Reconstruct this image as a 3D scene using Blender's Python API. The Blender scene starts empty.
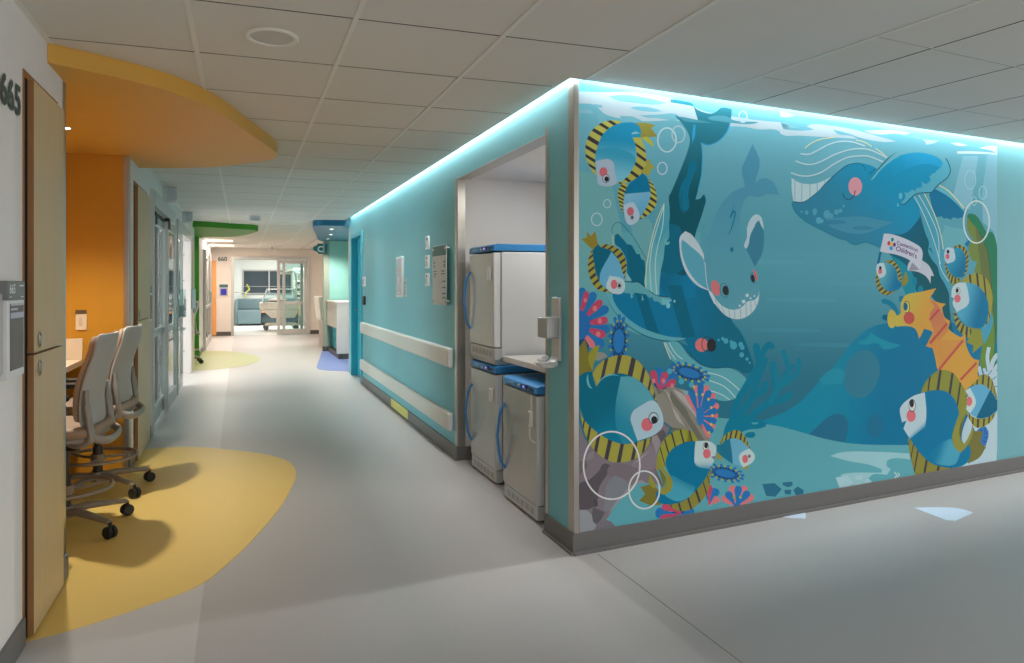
import bpy, bmesh, math, random
from mathutils import Vector, Matrix
random.seed(7)
SC = bpy.context.scene
COL = SC.collection
PI = math.pi

# ------------------------------------------------------------------ camera calibration
F, CX, CY, YAW, CAMZ = 703.9, 473.3, 286.2, .3174, 1.36
cY, sY = math.cos(YAW), math.sin(YAW)
HC = 2.40                                   # ceiling height
KX, KY, ANG = 1.60, 3.236, .1137            # corner of the mural wall, its direction
EX, EY = math.cos(ANG), math.sin(ANG)
def ray(u, v):
    a = (u-CX)/F; b = (CY-v)/F
    return (a*cY+sY, -a*sY+cY, b)
def onX(u, v, X): r = ray(u, v); t = X/r[0]; return (t*r[0], t*r[1], CAMZ+t*r[2])
def onY(u, v, Y): r = ray(u, v); t = Y/r[1]; return (t*r[0], t*r[1], CAMZ+t*r[2])
def onZ(u, v, Z): r = ray(u, v); t = (Z-CAMZ)/r[2]; return (t*r[0], t*r[1], Z)
def onM(u, v):                              # on the mural wall: (along wall, height)
    r = ray(u, v); nx, ny = -EY, EX
    t = (KX*nx+KY*ny)/(r[0]*nx+r[1]*ny)
    return ((t*r[0]-KX)*EX+(t*r[1]-KY)*EY, CAMZ+t*r[2])
def W(s, t, z): return (KX+s*EX-t*EY, KY+s*EY+t*EX, z)    # mural-wall frame: s along, t behind the wall
def xfM(p): return W(p[0], p[1], p[2])

# ------------------------------------------------------------------ materials
def lin(c): 
    c = c/255.
    return c/12.92 if c <= .04045 else ((c+.055)/1.055)**2.4
def rgb(r, g, b): return (lin(r), lin(g), lin(b), 1)
_M = {}
def mat(name, c, rough=.5, metal=0, var=.04, scale=6, bump=0, emit=None, estr=0, trans=0, alpha=1, spec=.5, coat=0, stretch=None):
    if name in _M: return _M[name]
    m = bpy.data.materials.new(name); m.use_nodes = True
    nt = m.node_tree; b = nt.nodes['Principled BSDF']
    base = rgb(*c) if len(c) == 3 else c
    b.inputs['Roughness'].default_value = rough
    b.inputs['Metallic'].default_value = metal
    b.inputs['Specular IOR Level'].default_value = spec
    if coat: b.inputs['Coat Weight'].default_value = coat
    if trans: b.inputs['Transmission Weight'].default_value = trans
    if alpha < 1: b.inputs['Alpha'].default_value = alpha
    if emit:
        b.inputs['Emission Color'].default_value = rgb(*emit); b.inputs['Emission Strength'].default_value = estr
    b.inputs['Base Color'].default_value = base
    if var > 0:
        tc = nt.nodes.new('ShaderNodeTexCoord'); mp = nt.nodes.new('ShaderNodeMapping')
        if stretch: mp.inputs['Scale'].default_value = stretch
        n = nt.nodes.new('ShaderNodeTexNoise'); n.inputs['Scale'].default_value = scale; n.inputs['Detail'].default_value = 4
        mx = nt.nodes.new('ShaderNodeMix'); mx.data_type = 'RGBA'
        mx.inputs[6].default_value = tuple(max(0, x*(1-var)) for x in base[:3])+(1,)
        mx.inputs[7].default_value = tuple(min(1, x*(1+var)) for x in base[:3])+(1,)
        L = nt.links.new
        L(tc.outputs['Object'], mp.inputs[0]); L(mp.outputs[0], n.inputs['Vector']); L(n.outputs[0], mx.inputs[0]); L(mx.outputs[2], b.inputs['Base Color'])
        if bump:
            bp = nt.nodes.new('ShaderNodeBump'); bp.inputs['Strength'].default_value = bump; bp.inputs['Distance'].default_value = .002
            L(n.outputs[0], bp.inputs['Height']); L(bp.outputs[0], b.inputs['Normal'])
    _M[name] = m
    return m

def emis(name, c, s):
    if name in _M: return _M[name]
    m = mat(name, (240, 240, 240), var=0, emit=c, estr=s); return m

# ------------------------------------------------------------------ mesh builder
class MB:
    def __init__(s, xf=None): s.v = []; s.f = []; s.m = []; s.xf = xf
    def add(s, vs, fs, m=0):
        o = len(s.v)
        s.v += [tuple(s.xf(p)) if s.xf else tuple(p) for p in vs]
        for f in fs: s.f.append([o+i for i in f]); s.m.append(m)
        return s
    def box(s, x0, x1, y0, y1, z0, z1, m=0):
        return s.add([(x, y, z) for x in (x0, x1) for y in (y0, y1) for z in (z0, z1)],
                     [(0,1,3,2),(4,6,7,5),(0,4,5,1),(2,3,7,6),(0,2,6,4),(1,5,7,3)], m)
    def obox(s, c, ax, ay, az, m=0):
        c, ax, ay, az = map(Vector, (c, ax, ay, az))
        return s.add([c+i*ax+j*ay+k*az for i in (-1,1) for j in (-1,1) for k in (-1,1)],
                     [(0,1,3,2),(4,6,7,5),(0,4,5,1),(2,3,7,6),(0,2,6,4),(1,5,7,3)], m)
    def ext(s, pts, vec, m=0):                # extrude a flat polygon along vec
        n = len(pts); vec = Vector(vec); a = [Vector(p) for p in pts]; b = [p+vec for p in a]
        return s.add(a+b, [tuple(range(n)), tuple(range(2*n-1, n-1, -1))]+[(i, (i+1) % n, n+(i+1) % n, n+i) for i in range(n)], m)
    def poly(s, pts, m=0): return s.add(pts, [tuple(range(len(pts)))], m)
    def prism(s, p2, z0, z1, m=0): return s.ext([(x, y, z0) for x, y in p2], (0, 0, z1-z0), m)
    def tube(s, path, r, n=10, m=0, closed=False, flat=1.0, up=None):
        P = [Vector(p) for p in path]; N = len(P); rs = r if isinstance(r, (list, tuple)) else [r]*N
        vs = []; prev = None
        for i in range(N):
            if closed: t = P[(i+1) % N]-P[i-1]
            else: t = P[min(i+1, N-1)]-P[max(i-1, 0)]
            t.normalize()
            if up is not None: u = Vector(up)
            elif prev is None: u = Vector((0, 0, 1)) if abs(t.z) < .9 else Vector((1, 0, 0))
            else: u = prev
            u = u-t*u.dot(t)
            if u.length < 1e-6: u = t.orthogonal()
            u.normalize(); prev = u; w = t.cross(u)
            for k in range(n):
                a = 2*PI*k/n; vs.append(P[i]+(u*math.cos(a)*flat+w*math.sin(a))*rs[i])
        fs = []
        for i in range(N if closed else N-1):
            j = (i+1) % N
            for k in range(n): fs.append((i*n+k, i*n+(k+1) % n, j*n+(k+1) % n, j*n+k))
        if not closed: fs += [tuple(range(n-1, -1, -1)), tuple((N-1)*n+k for k in range(n))]
        return s.add(vs, fs, m)
    def cyl(s, p0, p1, r0, r1=None, n=20, m=0): return s.tube([p0, p1], [r0, r0 if r1 is None else r1], n, m)
    def lathe(s, prof, c=(0, 0, 0), n=28, m=0, ax='z'):
        vs = []
        for r, h in prof:
            for k in range(n):
                a = 2*PI*k/n; q = (r*math.cos(a), r*math.sin(a), h)
                if ax == 'x': q = (h, q[0], q[1])
                if ax == 'y': q = (q[0], h, q[1])
                vs.append((c[0]+q[0], c[1]+q[1], c[2]+q[2]))
        fs = [(i*n+k, i*n+(k+1) % n, (i+1)*n+(k+1) % n, (i+1)*n+k) for i in range(len(prof)-1) for k in range(n)]
        fs += [tuple(range(n-1, -1, -1)), tuple((len(prof)-1)*n+k for k in range(n))]
        return s.add(vs, fs, m)
    def sphere(s, c, r, m=0, n=16):
        rx, ry, rz = r if isinstance(r, (tuple, list)) else (r, r, r)
        vs = []; fs = []; h = n//2
        for i in range(h+1):
            th = PI*i/h*.998+.003
            for k in range(n):
                a = 2*PI*k/n; vs.append((c[0]+rx*math.sin(th)*math.cos(a), c[1]+ry*math.sin(th)*math.sin(a), c[2]+rz*math.cos(th)))
        for i in range(h):
            for k in range(n): fs.append((i*n+k, (i+1)*n+k, (i+1)*n+(k+1) % n, i*n+(k+1) % n))
        return s.add(vs, fs, m)
    def build(s, name, mats, parent=None, smooth=False, bevel=0, loc=None, seg=2, subsurf=0):
        me = bpy.data.meshes.new(name)
        me.from_pydata(s.v, [], s.f); me.update()
        for m in (mats if isinstance(mats, (list, tuple)) else [mats]): me.materials.append(m)
        me.polygons.foreach_set('material_index', s.m)
        bm = bmesh.new(); bm.from_mesh(me); bmesh.ops.recalc_face_normals(bm, faces=bm.faces[:]); bm.to_mesh(me); bm.free()
        if smooth or bevel:
            me.polygons.foreach_set('use_smooth', [True]*len(me.polygons)); me.set_sharp_from_angle(angle=math.radians(38))
        o = bpy.data.objects.new(name, me); COL.objects.link(o)
        if parent is not None:
            o.parent = parent
            if loc == 'world': o.matrix_parent_inverse = Matrix.Translation(parent.location).inverted() if not any(parent.rotation_euler) else parent.matrix_basis.inverted()
        if loc not in (None, 'world'): o.location = loc
        if bevel:
            b = o.modifiers.new('bevel', 'BEVEL'); b.width = bevel; b.segments = seg; b.limit_method = 'ANGLE'; b.angle_limit = math.radians(40)
        if subsurf:
            b = o.modifiers.new('sub', 'SUBSURF'); b.levels = subsurf; b.render_levels = subsurf
        return o
_txt = {}
def text_geo(t):
    """outline faces of a word, unit em: (verts 2d, faces, width)"""
    if t in _txt: return _txt[t]
    cu = bpy.data.curves.new('t', 'FONT'); cu.body = t; cu.size = 1; cu.resolution_u = 4; cu.space_character = 1.05
    o = bpy.data.objects.new('t', cu); COL.objects.link(o)
    dg = bpy.context.evaluated_depsgraph_get(); me = bpy.data.meshes.new_from_object(o.evaluated_get(dg))
    vs = [(v.co.x, v.co.y) for v in me.vertices]; fs = [tuple(p.vertices) for p in me.polygons]
    bpy.data.objects.remove(o); bpy.data.curves.remove(cu); bpy.data.meshes.remove(me)
    w = max(v[0] for v in vs)
    _txt[t] = (vs, fs, w); return _txt[t]
def put_text(mb, t, org, ux, uy, m=0, bold=0):
    """flat lettering: org + x*ux + y*uy with x,y in ems"""
    vs, fs, w = text_geo(t); org, ux, uy = map(Vector, (org, ux, uy))
    offs = [(0, 0)] if not bold else [(0, 0), (bold, 0), (0, bold), (bold, bold), (bold/2, bold/2)]
    nz = ux.cross(uy).normalized()
    for k, (a, b) in enumerate(offs): mb.add([org+ux*(x+a)+uy*(y+b)+nz*1e-5*k for x, y in vs], fs, m)
    return w

def tag(o, label=None, cat=None, group=None, kind=None):
    if label: o['label'] = label
    if cat: o['category'] = cat
    if group: o['group'] = group
    if kind: o['kind'] = kind
    return o
def thing(name, label, cat, loc=(0, 0, 0), rz=0, group=None):
    o = bpy.data.objects.new(name, None); COL.objects.link(o); o.empty_display_size = .1
    o.location = loc; o.rotation_euler = (0, 0, rz)
    return tag(o, label, cat, group)
def struct(name, mb, m, **k):
    return tag(mb.build(name, m, **k), kind='structure')
def copy_tree(o, parent=None):
    c = o.copy(); COL.objects.link(c)
    if parent is not None: c.parent = parent
    for ch in list(o.children):
        d = ch.copy(); COL.objects.link(d); d.parent = c
        for g in list(ch.children):
            e = g.copy(); COL.objects.link(e); e.parent = d
    return c
def area(name, loc, sx, sy, power, color=(1, 1, 1), rot=(0, 0, 0), spread=PI):
    l = bpy.data.lights.new(name, 'AREA'); l.shape = 'RECTANGLE'; l.size = sx; l.size_y = sy; l.energy = power; l.color = color; l.spread = spread
    o = bpy.data.objects.new(name, l); COL.objects.link(o); o.location = loc; o.rotation_euler = rot; return o
def spot(name, loc, power, color, ang=100, blend=.5, r=.03, rot=(0, 0, 0)):
    l = bpy.data.lights.new(name, 'SPOT'); l.energy = power; l.color = color; l.spot_size = math.radians(ang); l.spot_blend = blend; l.shadow_soft_size = r
    o = bpy.data.objects.new(name, l); COL.objects.link(o); o.location = loc; o.rotation_euler = rot; return o
def rrect(w, h, r, n=5):                     # rounded rectangle outline centred on 0
    pts = []
    for cx, cy, a0 in ((w/2-r, h/2-r, 0), (-w/2+r, h/2-r, 90), (-w/2+r, -h/2+r, 180), (w/2-r, -h/2+r, 270)):
        for k in range(n+1):
            a = math.radians(a0+90*k/n); pts.append((cx+r*math.cos(a), cy+r*math.sin(a)))
    return pts
def smooth_closed(P, sub=5, corner=55):
    n = len(P); T = []
    for i in range(n):
        a, b, c = P[i-1], P[i], P[(i+1) % n]
        d1 = (b[0]-a[0], b[1]-a[1]); d2 = (c[0]-b[0], c[1]-b[1])
        l1 = math.hypot(*d1) or 1e-9; l2 = math.hypot(*d2) or 1e-9
        cs = max(-1, min(1, (d1[0]*d2[0]+d1[1]*d2[1])/l1/l2))
        if math.degrees(math.acos(cs)) > corner: T.append(None)
        else:
            tx, ty = d1[0]/l1+d2[0]/l2, d1[1]/l1+d2[1]/l2; l = math.hypot(tx, ty) or 1; T.append((tx/l, ty/l))
    out = []
    for i in range(n):
        a, b = P[i], P[(i+1) % n]; L = math.hypot(b[0]-a[0], b[1]-a[1]); ch = (b[0]-a[0], b[1]-a[1])
        ta = tuple(x*L for x in T[i]) if T[i] else ch
        tb = tuple(x*L for x in T[(i+1) % n]) if T[(i+1) % n] else ch
        if not T[i] and not T[(i+1) % n]: out.append(a); continue
        for k in range(sub):
            t = k/sub; h1 = 2*t**3-3*t*t+1; h2 = t**3-2*t*t+t; h3 = -2*t**3+3*t*t; h4 = t**3-t*t
            out.append((h1*a[0]+h2*ta[0]+h3*b[0]+h4*tb[0], h1*a[1]+h2*ta[1]+h3*b[1]+h4*tb[1]))
    return out
def smooth_open(P, sub=5):
    out = []; n = len(P)
    for i in range(n-1):
        p0, p1, p2, p3 = P[max(i-1, 0)], P[i], P[i+1], P[min(i+2, n-1)]
        for k in range(sub):
            t = k/sub
            out.append(tuple(.5*((2*b)+(-a+c)*t+(2*a-5*b+4*c-d)*t*t+(-a+3*b-3*c+d)*t**3) for a, b, c, d in zip(p0, p1, p2, p3)))
    out.append(P[-1]); return out

# ------------------------------------------------------------------ palette
WHITE = mat('white_wall_paint', (232, 229, 225), .6, var=.02)
TEAL = mat('teal_wall_paint', (114, 186, 196), .5, var=.03, scale=3)
TEAL2 = mat('deep_teal_paint', (50, 170, 190), .45, var=.03)
ORANGE = mat('orange_wall_paint', (198, 138, 30), .5, var=.03)
YELLOW = mat('yellow_soffit_paint', (220, 167, 68), .5, var=.03)
GREEN = mat('green_paint', (60, 140, 20), .5, var=.03)
BLUE = mat('blue_soffit_paint', (8, 104, 138), .45, var=.03)
TILE = mat('ceiling_tile', (222, 217, 208), .85, var=.04, scale=180, bump=.2)
GYP = mat('ceiling_plaster', (222, 220, 214), .8, var=.02)
TBAR = mat('ceiling_grid_white', (230, 226, 217), .5, var=.01)
DARK = mat('dark_gap', (30, 30, 30), .8, var=0)
BASEB = mat('grey_rubber_base', (112, 110, 108), .5, var=.04, scale=20)
TILEE = mat('tile_edge_shade', (96, 92, 86), .9, var=0)  # shade of the joints, put into the colour of the tile sides
FLOOR = mat('grey_vinyl_floor', (182, 177, 174), .42, var=.035, scale=60, spec=.35)
FLOORL = mat('pale_vinyl_floor', (198, 194, 191), .42, var=.03, scale=60, spec=.35)
FYEL = mat('yellow_vinyl_floor', (234, 200, 112), .42, var=.03, scale=60, spec=.35)
FGRN = mat('green_vinyl_floor', (176, 178, 108), .42, var=.03, scale=60, spec=.35)
FBLU = mat('blue_vinyl_floor', (110, 130, 185), .42, var=.03, scale=60, spec=.35)
FPALE = mat('pale_blue_vinyl_floor', (215, 232, 248), .42, var=.02, scale=60, spec=.35)
STEEL = mat('brushed_steel', (190, 185, 176), .32, 1, var=.06, scale=40, stretch=(1, 1, .05))
STEELD = mat('fridge_steel', (196, 192, 184), .38, 1, var=.05, scale=30, stretch=(1, 1, .04))
WOOD = mat('maple_laminate', (206, 182, 138), .45, var=.10, scale=9, stretch=(6, 6, .35))
WOODE = mat('maple_edge', (160, 112, 66), .5, var=.08, scale=10, stretch=(6, 6, .4))
ALU = mat('door_aluminium', (198, 196, 192), .4, .25, var=.03)
BLACK = mat('black_plastic', (26, 26, 27), .5, var=.02)
WPLAS = mat('white_plastic', (226, 226, 224), .4, var=.01)
GPLAS = mat('grey_plastic', (150, 150, 150), .45, var=.02)
RAIL = mat('bumper_rail_white', (222, 218, 210), .45, var=.02)
INK = mat('dark_ink', (60, 66, 66), .6, var=0)
def glass(name, tint, refl):
    m = bpy.data.materials.new(name); m.use_nodes = True; nt = m.node_tree; nt.nodes.remove(nt.nodes['Principled BSDF'])
    tr = nt.nodes.new('ShaderNodeBsdfTransparent'); tr.inputs[0].default_value = rgb(*tint)
    gl = nt.nodes.new('ShaderNodeBsdfGlossy'); gl.inputs['Roughness'].default_value = .04
    fr = nt.nodes.new('ShaderNodeFresnel'); fr.inputs[0].default_value = refl
    mx = nt.nodes.new('ShaderNodeMixShader'); L = nt.links.new
    L(fr.outputs[0], mx.inputs[0]); L(tr.outputs[0], mx.inputs[1]); L(gl.outputs[0], mx.inputs[2]); L(mx.outputs[0], nt.nodes['Material Output'].inputs[0])
    return m
GLASS = glass('clear_glass', (240, 248, 247), 1.35)
AMB, P_COVE, P_HALL, LP_ALC, ML = 1.6, 8.5, 18, 135, 1.18
# ================================================================== SETTING
LX = -.79                                    # left wall plane
RX = 1.60                                    # right wall plane
END = 20.5
# ---- floor
mb = MB(); mb.box(-6, 9, -4, 27, -.1, 0); struct('floor', mb, FLOOR)
mb = MB(); mb.prism([(-5.5, -3.9), (-.165, -3.9), (-.165, 4.5), (-.19, 9), (-.22, 20), (-5.5, 20)], 0, .0012); struct('floor_pale_band', mb, FLOORL)
def inlay(name, pts, m, z=.0024, sub=5):
    mb = MB(); mb.prism(smooth_closed(pts, sub), 0, z); return struct(name, mb, m)
blob = [onZ(u, v, 0)[:2] for u, v in [(80,628),(150,605),(195,588),(230,562),(260,532),(280,508),(291,489),(296,476),(293,466),(285,460),(262,454),(230,450),(190,447)]]
inlay('floor_yellow_inlay', [(-1.5, 3.02), (-.78, 3.09)]+blob+[(-.79, 6.43), (-1.5, 6.40)], FYEL)
inlay('floor_green_inlay', [(-1.4, 12.35), (-.75, 12.2), (-.3, 12.3), (.15, 12.9), (.32, 13.7), (.1, 14.9), (-.35, 15.6), (-.79, 15.8), (-1.4, 15.8)], FGRN)
inlay('floor_blue_inlay', [(3., 11.25)]+[onZ(u, v, 0)[:2] for u, v in [(351,371.3),(335,371),(322,370),(317,368.2),(317.3,365),(320,357),(322.6,348.8)]]+[(1.75, 15.2), (3., 15.2)], FBLU)
inlay('floor_pebble_inlay', [onZ(u, v, 0)[:2] for u, v in [(914,508),(935,507.6),(957,508.5),(966,510.5),(973,513),(955,521),(945,520)]], FPALE)
inlay('floor_pebble_inlay', [onZ(u, v, 0)[:2] for u, v in [(779,517),(805,513),(806,516),(805,519)]], FPALE)
mb = MB(); mb.prism([(1.713, -3.5), (1.717, -3.5), (1.717, 3.2), (1.713, 3.2)], 0, .0014); struct('floor_seam', mb, mat('floor_weld', (150, 146, 140), .5, var=0))

# ---- ceiling: backing, tiles, main runners, plaster wedge
SLX, SLT = 1.556, -.045                      # edges of the light slots
mbt, mbb, mbg = MB(), MB(), MB()
x0, y0, T = -.19, 2.743, .61
g = .0045
edge_c = 3.236-.045
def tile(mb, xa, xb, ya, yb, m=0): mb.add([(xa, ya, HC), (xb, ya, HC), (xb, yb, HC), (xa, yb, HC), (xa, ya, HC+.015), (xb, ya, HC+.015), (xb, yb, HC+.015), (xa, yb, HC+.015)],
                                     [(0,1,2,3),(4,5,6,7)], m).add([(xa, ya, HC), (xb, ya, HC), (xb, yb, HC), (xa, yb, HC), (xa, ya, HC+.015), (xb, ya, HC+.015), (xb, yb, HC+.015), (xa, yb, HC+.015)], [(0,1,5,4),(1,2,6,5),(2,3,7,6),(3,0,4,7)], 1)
for j in range(-11, 30):
    ya, yb = y0+j*T, y0+(j+1)*T
    if yb > END: yb = END
    if ya > END: break
    for i in range(-1, 3):
        xa, xb = max(LX, x0+i*T), x0+(i+1)*T
        if i == 2 and ya > 2.3:
            if yb > edge_c and ya < edge_c:
                tile(mbt, xa+g, 1.63, ya+g, edge_c); tile(mbt, xa+g, SLX, edge_c, yb-g); continue
            xb = SLX+g if ya >= edge_c else xb
        tile(mbt, xa+g, xb-g, ya+g, yb-g)
    if ya > 11.0:                             # the ceiling runs on over the station bays
        for i in range(3): tile(mbt, SLX+.01+i*T, SLX+(i+1)*T, ya+g, yb-g)
for i in range(-1, 4):
    xm = x0+i*T
    ye = END if i < 3 else edge_c
    if i == -1: mbg.box(LX, LX+.02, -4, END, HC-.003, HC+.01)
    else: mbg.box(xm-.010, xm+.010, -4, ye, HC-.004, HC+.01)
# right hand grid, square to the mural wall
R0 = .795
mbr, mbrg = MB(xfM), MB(xfM)
srs = [R0, 1.152]+[1.152+.6135*k for k in range(1, 10)]
trs = [-.045, -.462]+[-.462-.613*k for k in range(1, 9)]
for a, b in zip(srs[:-1], srs[1:]):
    for t1, t0 in zip(trs[:-1], trs[1:]): tile(mbr, a+g, b-g, t0+g, t1-(g if t1 < -.05 else 0))
for t in trs[1:]: mbrg.box(R0, srs[-1], t-.004, t+.004, HC+.001, HC+.01)
mbrg.box(R0-.014, R0+.002, -5.3, -.05, HC-.004, HC+.01)
for m_ in (mbr,): mbt.v, off = mbt.v+m_.v, len(mbt.v); mbt.f += [[i+off for i in f] for f in m_.f]; mbt.m += m_.m
off = len(mbg.v); mbg.v += mbrg.v; mbg.f += [[i+off for i in f] for f in mbrg.f]; mbg.m += mbrg.m
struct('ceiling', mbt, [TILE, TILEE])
struct('ceiling_grid', mbg, TBAR)
# plaster wedge between the two grids
q0 = W(R0-.012, SLT, 0); q1 = W(R0-.012, -5.3, 0)
mb = MB(); mb.prism([(1.652, -4), (1.652, edge_c+.003), W(.045, SLT, 0)[:2], q0[:2], q1[:2], (3.2, -4)], HC, HC+.02); struct('ceiling_plaster', mb, GYP)
# backing board above everything (also closes the slots)
mb = MB()
mb.prism([(-6, -4), (9, -4), (9, 27), (-6, 27)], 2.62, 2.64, 0)
struct('ceiling_deck', mb, GYP)
mb = MB()
mb.box(-1.6, SLX-.03, -4, END, 2.43, 2.44); mb.prism([(1.50, -4), (8, -4), W(6.3, -.1, 0)[:2], W(0, -.1, 0)[:2], (1.50, 3.1)], 2.43, 2.44)
struct('ceiling_void', mb, DARK)
# slot upstands
mb = MB(); mb.box(SLX-.02, SLX, 3.19, 11.0, HC-.001, 2.418); struct('ceiling_slot_lip', mb, GYP)
mb = MB(xfM); mb.box(-.05, 6.3, SLT-.02, SLT, HC-.001, 2.418); struct('ceiling_slot_lip', mb, GYP)
mb = MB(); mb.box(SLX-.06, RX+.1, 3.15, 11.05, 2.56, 2.575); mb.box(SLX-.06, SLX-.05, 3.15, 11.05, 2.425, 2.56)
struct('ceiling_slot_top', mb, GYP)
mb = MB(xfM); mb.box(-.05, 6.3, SLT-.06, .1, 2.56, 2.575); mb.box(-.09, 6.3, SLT-.06, SLT-.05, 2.425, 2.56); struct('ceiling_slot_top', mb, GYP)

# ---- right corridor wall with niche and door
mb = MB()
mb.prism([(RX, 3.246), (RX+.13, 3.262), (RX+.13, 3.575), (RX, 3.575)], 0, 2.58); mb.box(RX, RX+.13, 3.575, 5.27, 2.205, 2.58); mb.box(RX, RX+.13, 5.27, 9.87, 0, 2.58)
mb.box(RX, RX+.13, 9.87, 10.85, 2.13, 2.58); mb.box(RX, RX+.13, 10.85, 11.15, 0, 2.58)
struct('wall_right', mb, TEAL)
mb = MB(xfM); mb.prism([(.002, 0), (6.3, 0), (6.3, .12), (.03, .12)], 0, 2.58); struct('wall_mural_side', mb, TEAL)
# niche lining
mb = MB(); mb.box(RX+.001, 2.42, 5.255, 5.275, 0, 2.21); mb.box(2.40, 2.44, 3.5, 5.275, 0, 2.21); mb.box(RX+.12, 2.42, 3.555, 3.578, 0, 2.21); mb.box(RX+.001, 2.42, 3.555, 5.275, 2.200, 2.215)
struct('wall_niche', mb, WHITE)
# station bay
mb = MB(); mb.box(RX+.13, 3.1, 11.05, 11.15, 0, 2.4); mb.box(3.0, 3.1, 11.05, 15.1, 0, 2.4); mb.box(1.74, 3.0, 15.0, 15.1, 0, 2.4)
struct('wall_station', mb, mat('sea_green_paint', (150, 208, 198), .5, var=.02))
# ---- left wall
mb = MB()
mb.box(LX-.1, LX, -4, 3.064, 0, 2.43); mb.box(LX-.1, LX, 3.064, 3.601, 2.187, 2.43); mb.box(LX-.1, LX, 3.601, 3.74, 0, 2.43); mb.box(LX-.1, LX, 5.69, 5.929, 0, 2.43); mb.box(LX-.1, LX, 5.929, 6.741, 2.172, 2.43); mb.box(LX-.1, LX, 6.741, 6.93, 0, 2.43); mb.box(LX-.1, LX, 6.93, 9.27, 2.245, 2.43)
mb.box(LX-.1, LX, 9.27, 9.47, 0, 2.43); mb.box(LX-.1, LX, 9.47, 11.85, 2.2, 2.43); mb.box(-.99, -.755, 11.85, 12.049, 0, 2.43); mb.box(-.99, -.755, 12.049, 12.521, 2.132, 2.43); mb.box(-.99, -.885, 12.049, 12.521, 0, 2.132); mb.box(-.99, -.755, 12.521, 12.62, 0, 2.43)
mb.box(LX-.1, LX, 14.5, END, 0, 2.43)
struct('wall_left', mb, WHITE)
mb = MB(); mb.box(-1.56, LX-.1, 3.64, 3.74, 0, 2.43); mb.box(-1.6, -1.5, 3.64, 5.78, 0, 2.43); mb.box(-1.56, LX, 5.68, 5.78, 0, 2.43)
struct('wall_alcove_orange', mb, ORANGE)
mb = MB(); mb.box(-1.56, -.99, 12.52, 12.62, 0, 2.43); mb.box(-1.6, -1.5, 12.52, 14.6, 0, 2.43); mb.box(-1.56, LX+.003, 14.49, 14.58, 0, 2.43)
struct('wall_alcove_green', mb, GREEN)
# patient rooms behind the glass doors
mb = MB(); mb.box(-5.1, -5, 6.0, 12.5, 0, 2.43); mb.box(-5, LX-.1, 5.9, 6.0, 0, 2.43); mb.box(-5, -.99, 12.4, 12.5, 0, 2.43); mb.box(-5, LX-.1, 5.9, 12.5, 2.40, 2.43)
struct('wall_patient_room', mb, WHITE)
# ---- end wall with wide opening
mb = MB(); mb.box(-1.2, -.27, END, END+.15, 0, 2.43); mb.box(-.27, 1.81, END, END+.15, 2.19, 2.43); mb.box(1.81, 4.2, END, END+.15, 0, 2.43)
mb.box(4.1, 4.2, 15.1, END, 0, 2.43)
struct('wall_end', mb, mat('warm_white_paint', (226, 216, 206), .6, var=.02))
mb = MB(); mb.box(-1.2, -1.1, END, 26.5, 0, 2.6); mb.box(4.1, 4.2, END, 26.5, 0, 2.6); mb.box(-1.2, 4.2, 26.4, 26.5, 0, 2.6); mb.box(-1.2, 4.2, END+.15, 26.4, 2.6, 2.61)
struct('wall_far_room', mb, mat('pale_aqua_paint', (206, 212, 209), .6, var=.02))
mb = MB(); mb.box(-1.1, 4.1, END+.1, 26.4, 0, .002); struct('floor_far_room', mb, mat('white_vinyl_floor', (228, 226, 222), .35, var=.02, scale=50))

# ---- baseboards
mb = MB(); mb.box(RX-.012, RX, 3.225, 3.578, 0, .105); mb.box(RX-.012, RX, 5.262, 9.85, 0, .105); mb.box(RX-.012, 1.80, 5.250, 5.262, 0, .105)
mb.box(RX-.024, RX-.012, 3.21, 3.578, 0, .012); mb.box(RX-.024, RX-.012, 5.25, 9.85, 0, .012)
struct('baseboard_right', mb, BASEB)
mb = MB(xfM); mb.box(-.012, 6.3, -.014, 0, 0, .105); mb.box(-.012, 6.3, -.032, -.014, 0, .014); struct('baseboard_mural', mb, BASEB)
mb = MB(); mb.box(LX, LX+.012, -4, 3.06, 0, .105); mb.box(LX, LX+.012, 3.605, 3.752, 0, .105); mb.box(LX, LX+.012, 5.675, 5.93, 0, .105); mb.box(LX, LX+.012, 6.75, 6.93, 0, .105); mb.box(LX, LX+.012, 9.3, 9.45, 0, .105)
mb.box(LX, LX+.012, 14.6, 15.7, 0, .105)
struct('baseboard_left', mb, BASEB)
mb = MB(); mb.box(-.70, -.29, END-.012, END, 0, .11); mb.box(1.83, 4.1, END-.012, END, 0, .11); struct('baseboard_end', mb, mat('charcoal_base', (84, 78, 74), .5))
# yellow marker strip on the baseboard
mb = MB(); mb.box(RX-.0145, RX-.011, 6.95, 7.78, .014, .106)
tag(mb.build('baseboard_marker', mat('yellow_marker_vinyl', (216, 204, 110), .5)), 'pale yellow strip marking the grey baseboard under the white wall rails', 'floor marker')

# ---- soffits
def soffit(name, pts, z0, m):
    mb = MB(); mb.prism(smooth_closed(pts, 6), z0, HC-.0005); return struct(name, mb, m)
yz = 2.315
yp = [onZ(u, v, yz)[:2] for u, v in [(90,71.5),(130,80.5),(170,91.5),(205,105),(228,118),(246,131),(262,142),(275,151.5),(277.5,155),(275,158.5),(262,161.5),(230,165.5),(190,168)]]
soffit('ceiling_soffit_yellow', [(-1.5, 3.60), (-1.5, 3.74), (LX, 3.74), (LX+.001, 3.42)][2:]+yp+[(LX, 6.24), (LX, 5.69), (-1.5, 5.69), (-1.5, 3.74)], yz, YELLOW)
bz = 2.31
gp_ = [onZ(u, v, bz)[:2] for u, v in [(205,227),(220,228),(240,229.3),(254,230.0),(258,230.8),(254,232.6),(246,234.8),(228,237),(205,236.8)]]
soffit('ceiling_soffit_green', [(-1.5, 12.62), (-.99, 12.62), (-.755, 12.62), (-.75, onZ(192, 226.5, bz)[1])]+gp_+[(LX, 15.0), (LX, 14.5), (-1.5, 14.5)], bz, GREEN)
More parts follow.
